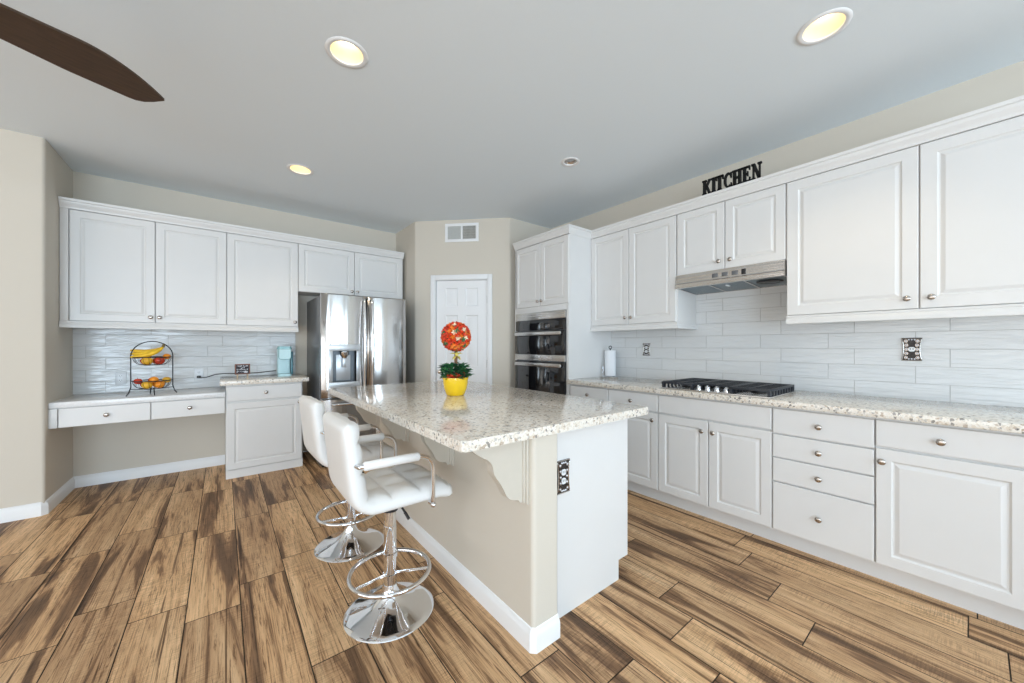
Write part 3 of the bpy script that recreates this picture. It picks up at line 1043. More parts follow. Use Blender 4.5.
# ------------------------------------------------------------------ oven tower
def build_ovens():
    W = OY1 - OY0
    root = thing('oven_cabinet', 'tall white cabinet housing the wall ovens beside the pantry corner', 'cabinet', (XR, OY1, 0), RZR)
    fr = XR - FO
    D = fr - T_DOOR
    ox0, ox1 = 0.028, W - 0.034
    oz0, oz1 = 0.42, 1.605
    mb = MB()
    mb.box(0, 0.020, -D, 0, 0.0, 2.41); mb.box(W - 0.020, W, -D, 0, 0.0, 2.41)
    mb.box(0.020, W - 0.020, -D, 0, oz1 + 0.004, 2.41); mb.box(0.020, W - 0.020, -D, 0, 0.10, oz0 - 0.004)
    mb.box(0.020, W - 0.020, -0.02, 0, oz0 - 0.004, oz1 + 0.004)
    mb.build('carcass', 'cab', root)
    mb = MB(); mb.box(0.020, W - 0.020, -fr + 0.09, -0.02, 0, 0.10); mb.build('toe_kick', 'cab', root)
    mb = MB()
    mb.box(0, ox0 - 0.001, -fr, -D, 0.10, 2.352, 0.001); mb.box(ox1 + 0.001, W, -fr, -D, 0.10, 1.668, 0.001); mb.box(ox0, ox1, -fr, -D, oz1 + 0.002, 1.668, 0.001)
    mb.build('face_frame', 'cab', root)
    g = (ox0 + W - 0.008) / 2
    add_front(root, 'door', 0.006, g, 1.668, 2.350, -D - 0.0, (g - 0.03, 1.722))
    add_front(root, 'door', g, W - 0.006, 1.668, 2.350, -D - 0.0, (g + 0.03, 1.722))
    add_front(root, 'drawer', 0.028, W - 0.02, 0.112, oz0 - 0.006, -D, (W / 2, 0.26))
    # the built-in pair of ovens slides out as a unit
    ov = thing('double_wall_oven', 'stainless and black glass double wall oven built into the tall cabinet', 'oven', (XR, OY1, 0), RZR)
    y = -fr - 0.002
    x0, x1 = ox0 + 0.002, ox1 - 0.002
    mb = MB(); mb.box(x0 + 0.01, x1 - 0.01, y + 0.006, -0.06, oz0, oz1); mb.build('oven_body', 'fridge_side', ov)
    mb = MB(); mb.box(x0, x1, y - 0.012, y + 0.005, 1.524, oz1, 0.003); mb.build('top_trim', 'steel_h', ov)
    mb = MB(); mb.box(x0, x1, y - 0.012, y + 0.005, 1.410, 1.522, 0.002)
    cp = mb.build('control_panel', 'glassblack', ov)
    def oven_door(z0, z1, hz, nm, low):
        mb = MB(); mb.box(x0, x1, y - 0.022, y + 0.004, z0, z1, 0.003); d = mb.build(nm, 'glassblack', ov)
        mb = MB()
        for xx in (x0 + 0.045, x1 - 0.045):
            mb.lathe([(0.009, y - 0.020), (0.009, y - 0.040)], 12, c=(xx, 0, hz), axis='Y')
        mb.box(x0 + 0.016, x1 - 0.030, y - 0.052, y - 0.038, hz - 0.019, hz + 0.019, 0.006)
        mb.build('handle', 'steel_h', d)
        if low:
            mb = MB(); mb.box(x0, x1, y - 0.023, y + 0.004, low[0], low[1], 0.002); mb.build('lower_trim', 'steel_h', d)
        return d
    u = oven_door(1.150, 1.406, 1.374, 'oven_door', (1.086, 1.148))
    l = oven_door(0.50, 1.078, 1.043, 'oven_door', (oz0 + 0.002, 0.498))
    # small display on the upper door
    mb = MB(); mb.box(x1 - 0.125, x1 - 0.03, y - 0.0245, y - 0.0225, 1.175, 1.245, 0.001); mb.build('display_badge', 'black', u)


build_ovens()

# ------------------------------------------------------------------ range hood
def build_hood():
    h = thing('range_hood', 'slim stainless range hood under the short cabinet above the cooktop', 'hood', (XR - 0.009, 1.550, 0), RZR)
    W, D = 0.757, 0.372
    zb, zt = 1.700, 1.829
    prof = [(0, zb + 0.008), (-D + 0.03, zb + 0.030), (-D + 0.028, zb + 0.021), (-D - 0.002, zb + 0.022), (-D - 0.004, zb + 0.052), (-D + 0.008, zb + 0.060), (-D + 0.010, zt), (0, zt)]
    mb = MB(); mb.prism([(p[0], p[1]) for p in prof], 0, W, 'YZ'); mb.build('canopy', 'steel_h', h, smooth=25)
    mb = MB()
    tl = (0.022 / (D - 0.03))
    def under(x0, x1, y0, y1, dz, th):
        """a thin plate that follows the sloping underside"""
        z = lambda y: zb - tl * y + dz
        mb.prism([(y0, z(y0)), (y1, z(y1)), (y1, z(y1) + th), (y0, z(y0) + th)], x0, x1, 'YZ')
    for x in (0, W - 0.012):
        under(x, x + 0.012, -D + 0.029, 0, 0.0, 0.008)
    under(0.012, W - 0.012, -0.02, 0, 0.0, 0.008)
    mb.build('rim', 'steel_h', h)
    for a, b in ((0.014, 0.250), (0.262, 0.497)):
        mb = MB(); under(a, b, -D + 0.032, -0.022, 0.003, 0.004); mb.build('filter', 'hood_under', h)
    for a in (0.250, 0.497):
        mb = MB(); under(a, a + 0.012, -D + 0.030, -0.021, -0.001, 0.008); mb.build('divider', 'steel_h', h)
    mb = MB(); under(0.509, W - 0.014, -D + 0.032, -0.022, 0.004, 0.003); mb.build('fan_plate', 'hood_under', h)
    mb = MB(); zc = zb + tl * 0.19 + 0.004
    mb.lathe([(0.085, zc), (0.080, zc - 0.006), (0.064, zc - 0.006), (0.055, zc), (0.03, zc - 0.004), (0.01, zc - 0.005)], 24, c=(0.62, -0.19, 0)); mb.build('fan_vent', 'black', h)  # round vent of the hood's squirrel-cage fan, flattened
    mb = MB(); zc = zb + tl * 0.25; mb.box(0.352, 0.366, -D + 0.09, -D + 0.15, zc - 0.006, zc + 0.004, 0.002); mb.build('filter_latch', 'outlet', h)
    for i in range(3):
        x = 0.288 + i * 0.070
        mb = MB(); mb.box(x, x + 0.042, -D + 0.005, -D + 0.011, zb + 0.072, zb + 0.104, 0.002); mb.build('control_button', 'fridge_side', h)
    mb = MB(); mb.box(0.494, 0.522, -D + 0.003, -D + 0.011, zb + 0.068, zb + 0.108, 0.002); mb.build('rocker_switch', 'black', h)


build_hood()

# ------------------------------------------------------------------ gas cooktop
def build_cooktop():
    z = 0.9145
    c = thing('gas_cooktop', 'stainless gas cooktop with black cast iron grates on the granite counter', 'cooktop', (2.925, 1.145, z), RZR)
    # local: x -0.365..0.365 (left to right), y -0.262 (front)..0.262
    W, D = 0.365, 0.262
    mb = MB(); mb.box(-W, W, -D, D, 0, 0.010, 0.004); mb.build('tray', 'steel_h', c)
    burners = [(-0.24, -0.06, 0.042), (-0.24, 0.15, 0.036), (0.0, 0.08, 0.055), (0.24, -0.06, 0.036), (0.24, 0.15, 0.042)]
    for x, y, r_ in burners:
        mb = MB(); mb.lathe([(r_ + 0.012, 0.010), (r_ + 0.010, 0.018), (r_, 0.020), (r_ * 0.98, 0.030), (r_ * 0.7, 0.034), (0.002, 0.034)], 20, c=(x, y, 0)); mb.build('burner', 'black', c)
    for i, (gx0, gx1) in enumerate(((-0.358, -0.124), (-0.118, 0.118), (0.124, 0.358))):
        mb = MB()
        y0, y1 = -0.245, 0.250
        if i == 1:
            y0 = -0.150
        zt, zl, b = 0.054, 0.043, 0.007
        for y in (y0, y1):
            mb.box(gx0, gx1, y - b, y + b, zl - 0.004, zt, 0.002)
        for x in (gx0 + b, gx1 - b):
            mb.box(x - b, x + b, y0, y1, zl - 0.004, zt, 0.002)
        n = 9
        for k in range(1, n):
            y = y0 + (y1 - y0) * k / n
            mb.box(gx0, gx1, y - 0.0045, y + 0.0045, zl, zt - 0.001)
        mx = (gx0 + gx1) / 2
        mb.box(mx - 0.006, mx + 0.006, y0, y1, zl, zt)
        for x in (gx0 + b, gx1 - b):
            for k in range(9):
                y = y0 + (y1 - y0) * (k + 0.5) / 9
                mb.box(x - 0.005, x + 0.005, y - 0.009, y + 0.009, 0.0102, zl)
            for y in (y0 + 0.01, y1 - 0.01):
                mb.box(x - 0.008, x + 0.008, y - 0.010, y + 0.010, 0.0101, zl)
        mb.build('grate', 'iron', c)
    for k, x in enumerate((-0.088, -0.026, 0.036, 0.098)):
        mb = MB()
        mb.lathe([(0.021, 0.010), (0.021, 0.014), (0.016, 0.017), (0.015, 0.036), (0.012, 0.039), (0.001, 0.039)], 18, c=(x, -0.222, 0))
        mb.box(x - 0.004, x + 0.004, -0.238, -0.206, 0.036, 0.046, 0.002)
        mb.build('knob', 'chrome', c, smooth=45)


build_cooktop()

# ------------------------------------------------------------------ island
IX0, IX1, IY0, IY1 = 0.644, 1.806, 1.087, 3.125
KX0, KX1, KY0, KY1 = 0.987, 1.128, 1.107, 3.06


def corbel_profile():
    # (x towards the room = negative, z) ; ogee bracket
    pts = [(0.0, 0.8745), (-0.252, 0.8745), (-0.252, 0.862)]
    ctrl = [(-0.252, 0.862), (-0.236, 0.848), (-0.200, 0.822), (-0.166, 0.804), (-0.148, 0.780), (-0.142, 0.742), (-0.115, 0.708), (-0.094, 0.674), (-0.080, 0.642), (-0.052, 0.620), (-0.018, 0.616), (-0.012, 0.600)]
    # smooth the polyline
    for _ in range(2):
        new = [ctrl[0]]
        for a, b in zip(ctrl, ctrl[1:]):
            new += [(a[0] * .75 + b[0] * .25, a[1] * .75 + b[1] * .25), (a[0] * .25 + b[0] * .75, a[1] * .25 + b[1] * .75)]
        new.append(ctrl[-1]); ctrl = new
    return pts + ctrl[1:] + [(0.0, 0.600)]


def build_island():
    isl = thing('kitchen_island', 'white kitchen island with beige back wall, brackets and granite overhang', 'island', (0, 0, 0))
    q = 0.02
    out = arc(KX0 + q, KY1 - q, q, 180, 90, 10) + [(KX1, KY1), (KX1, KY0 + 0.004)] + arc(KX1 - 0.008, KY0 + 0.008, 0.008, 0, -90, 3) + arc(KX0 + q, KY0 + q, q, -90, -180, 10)
    mb = MB(); mb.prism(out, 0, 0.8745); mb.build('knee_wall', 'wall', isl, smooth=0)
    mb = MB()
    z = 0.95
    q2 = 0.012
    sweep_profile(mb, [(KX1, KY1), (KX0 + q2, KY1), (KX0, KY1 - q2), (KX0, KY0 + q2), (KX0 + q2, KY0), (KX1, KY0)], [(o, h * z) for o, h in BBP])
    mb.build('baseboard', 'trim', isl)
    # end panels with the toe-kick notch, carcass between them
    y0 = 1.172
    px1, tx, tz = 1.733, 1.652, 0.104
    prof = [(KX1 + 0.0005, 0.0), (tx, 0.0), (tx, tz), (px1, tz), (px1, 0.8745), (KX1 + 0.0005, 0.8745)]
    for ya, yb in ((y0, y0 + 0.02), (KY1 - 0.05, KY1 - 0.03)):
        mb = MB(); mb.prism(prof, ya, yb, 'XZ'); mb.build('end_panel', 'cab', isl)
    mb = MB(); mb.box(KX1 + 0.001, px1 - 0.022, y0 + 0.02, KY1 - 0.05, tz, 0.8745); mb.box(KX1 + 0.001, tx - 0.002, y0 + 0.02, KY1 - 0.05, 0, tz); mb.build('carcass', 'cab', isl)
    L_ = KY1 - 0.05 - y0 - 0.02
    for i in range(4):
        a, b = i * L_ / 4, (i + 1) * L_ / 4
        for kind, z0, z1, kz in (('drawer', 0.722, 0.862, 0.79), ('door', 0.114, 0.716, 0.65)):
            w, h = b - a - 0.005, z1 - z0 - 0.005
            m2 = door_mb(w, h) if kind == 'door' else slab_mb(w, h)
            o = m2.build(kind, 'cab', isl, (px1 - 0.022, y0 + 0.0225 + a, z0), (0, 0, R(90)), smooth=20)
            link('knob', KNOB, o, (w / 2 if kind == 'drawer' else (0.03 if i % 2 else w - 0.03), -T_DOOR, kz - z0))
    for yc in (1.173, 1.79, 2.405, 3.00):
        mb = MB(); mb.prism(corbel_profile(), yc - 0.022, yc + 0.022, 'XZ')
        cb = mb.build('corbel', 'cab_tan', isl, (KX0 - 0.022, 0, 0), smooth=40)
        mb = MB()
        mb.box(0.0105, 0.0218, yc - 0.040, yc + 0.040, 0.592, 0.8745, 0.003); mb.box(0.0, 0.0103, yc - 0.031, yc + 0.031, 0.598, 0.8745, 0.002)
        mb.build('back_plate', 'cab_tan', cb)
    return isl


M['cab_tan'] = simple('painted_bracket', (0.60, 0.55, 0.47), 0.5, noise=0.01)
build_island()


def slab_with_round_corners(x0, x1, y0, y1, z0, z1, r_, bev):
    mb = MB()
    pts = arc(x0 + r_, y0 + r_, r_, 180, 270) + arc(x1 - r_, y0 + r_, r_, 270, 360) + arc(x1 - r_, y1 - r_, r_, 0, 90) + arc(x0 + r_, y1 - r_, r_, 90, 180)
    mb.prism(pts, z0, z1)
    es = [e for e in mb.bm.edges if abs(e.verts[0].co.z - e.verts[1].co.z) < 1e-6]
    bmesh.ops.bevel(mb.bm, geom=es, offset=bev, segments=3, profile=0.5, affect='EDGES')
    return mb


tag(slab_with_round_corners(IX0, IX1, IY0, IY1, 0.875, 0.914, 0.012, 0.007).build('countertop', 'granite'),
    'large speckled granite island countertop holding the flower topiary', 'countertop')

# ------------------------------------------------------------------ bar stools
def build_stool():
    s = thing('bar_stool', 'near white leather bar stool with chrome base, closest to the camera', 'stool', (0.619, 1.708, 0), 0, None)
    # chrome pedestal (origin under the column; the sitter faces +x)
    mb = MB()
    mb.lathe([(0.200, 0.0), (0.2025, 0.004), (0.199, 0.009), (0.175, 0.016), (0.135, 0.027), (0.095, 0.043), (0.062, 0.064), (0.042, 0.088), (0.034, 0.112), (0.031, 0.125)], 56)
    mb.build('base', 'chrome', s, smooth=60)
    mb = MB(); mb.lathe([(0.0285, 0.12), (0.0285, 0.40), (0.027, 0.402), (0.027, 0.505)], 28); mb.build('column', 'chrome', s)
    for z in (0.165, 0.262):
        mb = MB(); mb.lathe([(0.0286, z - 0.012), (0.033, z - 0.010), (0.033, z + 0.010), (0.0286, z + 0.012)], 28, caps=False)
        mb.build('collar', 'chrome', s)
    # footrest hoop, off-centre, with two stays
    cx, cy, rr, zr = -0.046, -0.128, 0.166, 0.262
    mb = MB(); mb.tube([(cx + rr * math.cos(2 * PI * i / 48), cy + rr * math.sin(2 * PI * i / 48), zr) for i in range(48)], 0.0095, 10, closed=True)
    for a in (192, 330):
        mb.tube([(0.02 * math.cos(R(a)), 0.02 * math.sin(R(a)), 0.175), (cx + rr * math.cos(R(a)), cy + rr * math.sin(R(a)), zr)], 0.006, 8)
    mb.build('footrest', 'chrome', s, smooth=60)
    # seat mount and height lever
    mb = MB(); mb.box(-0.09, 0.09, -0.08, 0.08, 0.505, 0.532, 0.006); mb.lathe([(0.036, 0.47), (0.05, 0.506)], 20); mb.build('seat_plate', 'black', s)
    mb = MB(); mb.tube([(0.03, 0.0, 0.500), (0.045, -0.03, 0.480), (0.055, -0.055, 0.455)], 0.005, 8); mb.tube([(0.052, -0.048, 0.462), (0.062, -0.075, 0.436)], 0.007, 8); mb.build('lever', 'black', s)
    # upholstered shell: seat and back swept as one L-shaped cushion
    path = []
    zs = 0.575
    for i in range(14):
        path.append((0.225 - 0.34 * i / 13, zs - 0.02 * max(0, (1 - i / 3)) ** 2))
    for i in range(1, 9):
        a = R(270 - 84 * i / 8)
        path.append((-0.115 + 0.085 * math.cos(a), zs + 0.085 + 0.085 * math.sin(a)))
    ex, ez = path[-1]
    for i in range(1, 15):
        path.append((ex - 0.032 * i / 14, ez + 0.285 * i / 14))
    P = [Vector((x, 0, z)) for x, z in path]
    Ls = [0]
    for a, b in zip(P, P[1:]):
        Ls.append(Ls[-1] + (b - a).length)
    total = Ls[-1]
    # resample evenly
    NS = 72
    res = []
    for i in range(NS):
        t = total * i / (NS - 1)
        k = max(j for j in range(len(Ls)) if Ls[j] <= t + 1e-9)
        if k == len(Ls) - 1:
            res.append(P[-1].copy())
        else:
            f = (t - Ls[k]) / (Ls[k + 1] - Ls[k])
            res.append(P[k].lerp(P[k + 1], f))
    mb = MB()
    HW, TH = 0.205, 0.072
    NT = 31
    rings = []
    for i, p in enumerate(res):
        d = (res[min(i + 1, NS - 1)] - res[max(i - 1, 0)]).normalized()
        n = Vector((d.z, 0, -d.x))
        if n.z < 0 and i < NS / 3:
            n = -n
        # inner side faces the sitter: up on the seat, forward (+x) on the back
        if i >= NS / 3 and n.x < 0:
            n = -n
        s_ = total * i / (NS - 1)
        endt = min(s_, total - s_)
        e = min(1.0, endt / 0.030)
        endk = math.sqrt(max(0.0, 1 - (1 - e) ** 2))
        endk = 0.08 + 0.92 * endk
        hw = HW * (1 - 0.05 * (1 - endk)) * (1.0 - 0.05 * max(0, (s_ - 0.5) / (total - 0.5)))
        top, bot = [], []
        for k in range(NT):
            y = -1 + 2 * k / (NT - 1)
            y = math.copysign(1 - (1 - abs(y)) ** 1.6, y) if abs(y) > 0 else 0
            ed = (max(0.0, 1 - abs(y) ** 7)) ** (1 / 2.6)
            h = TH / 2 * ed * endk
            tu = abs(math.sin(PI * (y + 1) / 2 * 3)) ** 0.45
            tv = abs(math.sin(PI * (s_ - 0.03) / 0.128)) ** 0.45
            puff = 0.019 * min(tu, tv) * min(1, ed * 1.2) * endk if 0.0 < s_ < total else 0
            top.append(p + n * (h + puff - 0.006 * endk) + Vector((0, y * hw, 0)))
            bot.append(p - n * (h * 0.9) + Vector((0, y * hw, 0)))
        rings.append([mb.bm.verts.new(v) for v in top + bot[::-1][1:-1]])
    m = len(rings[0])
    for a, b in zip(rings, rings[1:]):
        for k in range(m):
            j = (k + 1) % m
            mb._f([a[k], a[j], b[j], b[k]])
    mb._f(rings[0][::-1]); mb._f(rings[-1])
    mb.build('seat_shell', 'leather', s, smooth=55)
    # arms: chrome tube from the seat edge up and back, padded along the top
    for sy in (-1, 1):
        y = sy * 0.222
        pts = [(0.108, sy * 0.195, 0.545), (0.112, y, 0.545), (0.112, y, 0.60), (0.112, y, 0.70)]
        for i in range(1, 9):
            a = R(90 * i / 8)
            pts.append((0.112 - 0.062 * (1 - math.cos(a)), y, 0.70 + 0.066 * math.sin(a)))
        pts += [(0.0, y, 0.7665), (-0.10, y, 0.7675), (-0.205, y, 0.769), (-0.212, sy * 0.19, 0.769)]
        mb = MB(); mb.tube(pts, 0.0095, 12)
        mb.ball((0.112, y * 1.02, 0.542), 0.0135)
        ar = mb.build('armrest', 'chrome', s, smooth=60)
        mb = MB()
        mb.tube([(0.046, y, 0.767), (0.040, y, 0.7672), (-0.06, y, 0.768), (-0.180, y, 0.769), (-0.186, y, 0.769)], [0.014, 0.0185, 0.0185, 0.0185, 0.014], 16)
        mb.build('arm_pad', 'leather', ar, smooth=50)
    return s


st1 = build_stool()
st2 = copy_tree(st1)
st2.location = (0.628, 2.425, 0)
st2.rotation_euler = (0, 0, R(1.5))
st2['label'] = 'far white leather bar stool with chrome base, partly hidden behind the nearer stool'
for o in (st1, st2):
    o['group'] = 'white bar stools at the island'

# ------------------------------------------------------------------ flower topiary
def leaf_quad(mb, base_, d, up, L_, w):
    d, up = d.normalized(), up.normalized()
    s = d.cross(up)
    if s.length < 1e-5:
        s = d.orthogonal()
    s.normalize()
    n = s.cross(d)
    p = [base_, base_ + d * L_ * 0.45 + s * w / 2 + n * 0.15 * w, base_ + d * L_ - n * 0.25 * w, base_ + d * L_ * 0.45 - s * w / 2 + n * 0.15 * w]
    mid = base_ + d * L_ * 0.5 - n * 0.05 * w
    vs = [mb.bm.verts.new(v) for v in p]
    c_ = mb.bm.verts.new(mid)
    for i in range(4):
        mb._f([vs[i], vs[(i + 1) % 4], c_])


def build_topiary():
    t = thing('flower_topiary', 'red flower ball topiary in a yellow pot on the island', 'plant', (1.226, 2.160, 0.9145))
    mb = MB()
    mb.lathe([(0.056, 0.0), (0.060, 0.004), (0.074, 0.040), (0.082, 0.075), (0.084, 0.108), (0.088, 0.110), (0.088, 0.118), (0.080, 0.118), (0.078, 0.100), (0.002, 0.098)], 36)
    mb.build('pot', 'pot', t, smooth=50)
    mb = MB(); mb.tube([(0.002, 0, 0.095), (0.006, 0.002, 0.17), (0.003, 0, 0.23), (0.004, 0, 0.32)], 0.011, 10); mb.build('stem', 'bark', t)
    rnd = random.Random(5)
    mb = MB()
    for i in range(230):
        a = rnd.uniform(0, 2 * PI)
        rr = 0.078 * math.sqrt(rnd.random())
        hgt = rnd.uniform(0.130, 0.215) - rr * 0.35
        b = Vector((rr * math.cos(a), rr * math.sin(a), hgt))
        d = Vector((math.cos(a) * rnd.uniform(.5, 1.2), math.sin(a) * rnd.uniform(.5, 1.2), rnd.uniform(0.05, 0.9)))
        mb.mi = 0 if rnd.random() < 0.65 else 1
        leaf_quad(mb, b, d, Vector((rnd.uniform(-.5, .5), rnd.uniform(-.5, .5), 1)), rnd.uniform(0.036, 0.058), rnd.uniform(0.026, 0.040))
    # a few sprigs standing out above the mass
    for a, h, rr in ((2.6, 0.19, 0.07), (0.4, 0.185, 0.065), (5.6, 0.13, 0.10), (3.5, 0.12, 0.10), (4.3, 0.16, 0.05)):
        b = Vector((rr * math.cos(a), rr * math.sin(a), h))
        for k in range(4):
            leaf_quad(mb, b, Vector((math.cos(a + k), math.sin(a + k), 0.5)), Vector((0, 0, 1)), 0.036, 0.026)
    mb.build('foliage', ['leaf', 'leafdark'], t, smooth=0, recalc=False)
    mb = MB()
    for i in range(9):
        a = rnd.uniform(3.2, 5.6); rr = rnd.uniform(0.03, 0.075)
        mb.ball((rr * math.cos(a), rr * math.sin(a), 0.128 + rnd.uniform(-0.008, 0.014)), 0.013, u=10, v=7)
    mb.build('berries', 'redflower', t)
    # the ball of blossoms
    mb = MB()
    c_ = Vector((0.004, 0, 0.390)); rb = 0.100
    mb.mi = 2
    mb.ball(c_, rb * 0.86, u=24, v=16)
    n = 210
    for i in range(n):
        z = 1 - 2 * (i + .5) / n
        a = i * 2.39996
        nrm = Vector((math.sqrt(1 - z * z) * math.cos(a), math.sqrt(1 - z * z) * math.sin(a), z))
        u_ = rnd.random()
        mb.mi = 0 if u_ < 0.56 else (1 if u_ < 0.86 else (3 if u_ < 0.93 else 2))
        b = c_ + nrm * rb * 0.84
        tan = nrm.orthogonal().normalized()
        bit = nrm.cross(tan)
        ph = rnd.uniform(0, 6)
        for k in range(5):
            an = ph + k * 2 * PI / 5
            d = (tan * math.cos(an) + bit * math.sin(an)) * 1.0 + nrm * rnd.uniform(0.7, 1.7)
            leaf_quad(mb, b, d, nrm, rnd.uniform(0.020, 0.030), 0.018)
    mb.build('flower_ball', ['redflower', 'orangeflower', 'leaf', 'whiteflower'], t, smooth=0, recalc=False)
    mb = MB()
    for a in (0.4, 2.2, 3.6, 5.2):
        d = Vector((math.cos(a), math.sin(a), 0.25))
        leaf_quad(mb, Vector((0.003, -0.012, 0.272)), d, Vector((0, 0.3, 1)), 0.05, 0.036)
        leaf_quad(mb, Vector((0.003, -0.012, 0.262)), Vector((d.x, d.y, -0.6)), Vector((0, 0.3, 1)), 0.045, 0.026)
    mb.ball((0.003, -0.012, 0.272), 0.012, u=10, v=8)
    mb.build('ribbon_bow', 'ribbon', t, smooth=0, recalc=False)


build_topiary()

# ------------------------------------------------------------------ fruit basket on the desk
BC = (-0.482, 4.455, 0.8152)
BRZ = R(14)


def build_basket():
    b = thing('fruit_basket', 'two-tier black wire fruit basket standing on the white desk', 'basket', BC, BRZ)
    mb = MB()
    hw, top = 0.132, 0.340
    pts = [(-hw - 0.028, 0, 0.004), (-hw - 0.012, 0, 0.03), (-hw, 0, 0.075)] + [(-hw, 0, 0.075 + (top - 0.075) * i / 6) for i in range(1, 7)]
    pts += [(-hw * math.cos(PI * i / 16), 0, top + hw * 0.96 * math.sin(PI * i / 16)) for i in range(1, 16)]
    pts += [(hw, 0, top - (top - 0.075) * i / 6) for i in range(7)] + [(hw + 0.012, 0, 0.03), (hw + 0.028, 0, 0.004)]
    mb.tube(pts, 0.0042, 8)
    mb.tube([(0, -0.10, 0.004), (0, -0.085, 0.03), (0, -0.07, 0.062), (0, 0.0, 0.048), (0, 0.07, 0.062), (0, 0.085, 0.03), (0, 0.10, 0.004)], 0.004, 8)
    mb.tube([(-hw, 0, 0.06), (0, 0, 0.048), (hw, 0, 0.06)], 0.003, 8)
    mb.build('stand', 'wire', b, smooth=60)
    for zr, r0 in ((0.125, 0.122), (0.330, 0.122)):
        mb = MB()
        dep, rb = 0.068, 0.055
        mb.tube([(r0 * math.cos(2 * PI * i / 40), r0 * math.sin(2 * PI * i / 40), zr) for i in range(40)], 0.0042, 8, closed=True)
        mb.tube([(rb * math.cos(2 * PI * i / 28), rb * math.sin(2 * PI * i / 28), zr - dep) for i in range(28)], 0.0022, 6, closed=True)
        for k in range(20):
            a = 2 * PI * k / 20
            w_ = []
            for i in range(6):
                t = i / 5
                rr = rb + (r0 - rb) * math.sin(t * PI / 2) ** 0.9
                w_.append((rr * math.cos(a), rr * math.sin(a), zr - dep + dep * (1 - math.cos(t * PI / 2))))
            mb.tube(w_, 0.0014, 5)
        for k in range(4):
            x = -0.04 + 0.0267 * k
            mb.tube([(x, -math.sqrt(rb ** 2 - x * x), zr - dep), (x, math.sqrt(rb ** 2 - x * x), zr - dep)], 0.0014, 5)
        mb.tube([(r0, 0, zr), (hw, 0, zr)], 0.003, 6); mb.tube([(-r0, 0, zr), (-hw, 0, zr)], 0.003, 6)
        mb.build('wire_bowl', 'wire', b, smooth=60)


build_basket()


def bworld(x, y, z):
    c_, s_ = math.cos(BRZ), math.sin(BRZ)
    return (BC[0] + x * c_ - y * s_, BC[1] + x * s_ + y * c_, BC[2] + z)


def round_fruit(name, label, cat, pos, r_, mat, group, stem=True, sq=0.92):
    f = thing(name, label, cat, bworld(*pos), random.uniform(0, 6), group)
    mb = MB()
    prof = []
    for i in range(15):
        a = PI * i / 14
        rr = r_ * math.sin(a)
        z = -r_ * sq * math.cos(a)
        if name == 'apple':
            z -= 0.18 * r_ * math.exp(-(rr / (0.35 * r_)) ** 2) * (1 if z > 0 else -0.6)
            rr *= 1 + 0.05 * math.cos(a) * -1
        prof.append((max(rr, 0.0004), z + r_ * sq))
    mb.lathe(prof, 20)
    mb.build('flesh', mat, f, smooth=80)
    if stem:
        mb = MB(); mb.tube([(0, 0, r_ * sq * 1.62), (0.002, 0, r_ * sq * 2.05), (0.005, 0, r_ * sq * 2.22)], 0.0018, 6); mb.build('stem', 'bark', f)
    return f


def bananas(label, pos, rot, n, group):
    """bananas joined at one stalk (upper right), fanned a little and bowed downwards"""
    b = thing('banana_bunch', label, 'fruit', bworld(*pos), rot, group)
    S = Vector((0.076, 0, 0.094))
    for k in range(n):
        off = (k - (n - 1) / 2)
        pts, rad = [], []
        m_ = 16
        for i in range(m_ + 1):
            t = i / m_
            a = R(14 + 84 * t ** 0.45)            # heading turns from steeply down-left to left and slightly up
            if not pts:
                p = Vector((0, 0, 0))
            else:
                p = pts[-1] + Vector((-math.sin(a), 0, -math.cos(a))) * (0.225 / m_)
            pts.append(p)
            rad.append(0.0185 * (math.sin(PI * (0.05 + 0.90 * t)) ** 0.42))
        rad[0] = 0.007; rad[1] = 0.010; rad[-1] = 0.005
        th = R(-8 + 8 * k)
        out = []
        for i, p in enumerate(pts):
            t = i / m_
            x = p.x * math.cos(th) + p.z * math.sin(th)
            z = -p.x * math.sin(th) + p.z * math.cos(th)
            out.append((S.x + x, off * 0.036 * min(1, t * 3.2), S.z + z))
        mb = MB(); mb.tube(out, rad, 10)
        mb.build('banana', 'banana', b, smooth=50)
    mb = MB(); mb.tube([(S.x - 0.001, 0, S.z - 0.004), (S.x + 0.003, 0, S.z + 0.010), (S.x + 0.002, 0, S.z + 0.022)], [0.0125, 0.010, 0.009], 8); mb.build('stalk', 'bananatip', b)
    return b


GF = 'fruit in the wire basket'
q4 = 0.0375
for tier, z0 in (('upper', 0.2635), ('lower', 0.0585)):
    up_ = tier == 'upper'
    round_fruit('apple' if up_ else 'mango', 'yellow-red apple at the front left of the upper basket tier' if up_ else 'yellow fruit at the front left of the lower basket tier', 'fruit', (-q4, -q4, z0), 0.0372, 'mango', GF, stem=up_)
    round_fruit('apple' if up_ else 'orange', 'red apple at the front right of the upper basket tier' if up_ else 'orange at the front right of the lower basket tier', 'fruit', (q4, -q4, z0), 0.0372, 'apple' if up_ else 'orange', GF, stem=up_)
    round_fruit('apple', 'red apple at the back left of the %s basket tier' % tier, 'fruit', (-q4, q4, z0), 0.035, 'apple', GF)
    round_fruit('orange', 'orange at the back right of the %s basket tier' % tier, 'fruit', (q4, q4, z0), 0.035, 'orange', GF, stem=False)
round_fruit('peach', 'red-orange peach sitting high at the right rim of the upper tier', 'fruit', (0.093, 0.002, 0.308), 0.027, 'orange', GF, stem=False)
round_fruit('apple', 'small red apple high at the left rim of the lower basket tier', 'fruit', (-0.089, -0.004, 0.098), 0.028, 'apple', GF)
round_fruit('mango', 'yellow-orange fruit high at the right rim of the lower basket tier', 'fruit', (0.091, -0.002, 0.098), 0.031, 'mango', GF, stem=False, sq=0.85)
round_fruit('peach', 'red-topped peach on top in the middle of the lower tier', 'fruit', (0.0, 0.0, 0.106), 0.029, 'apple', GF, stem=False, sq=0.8)
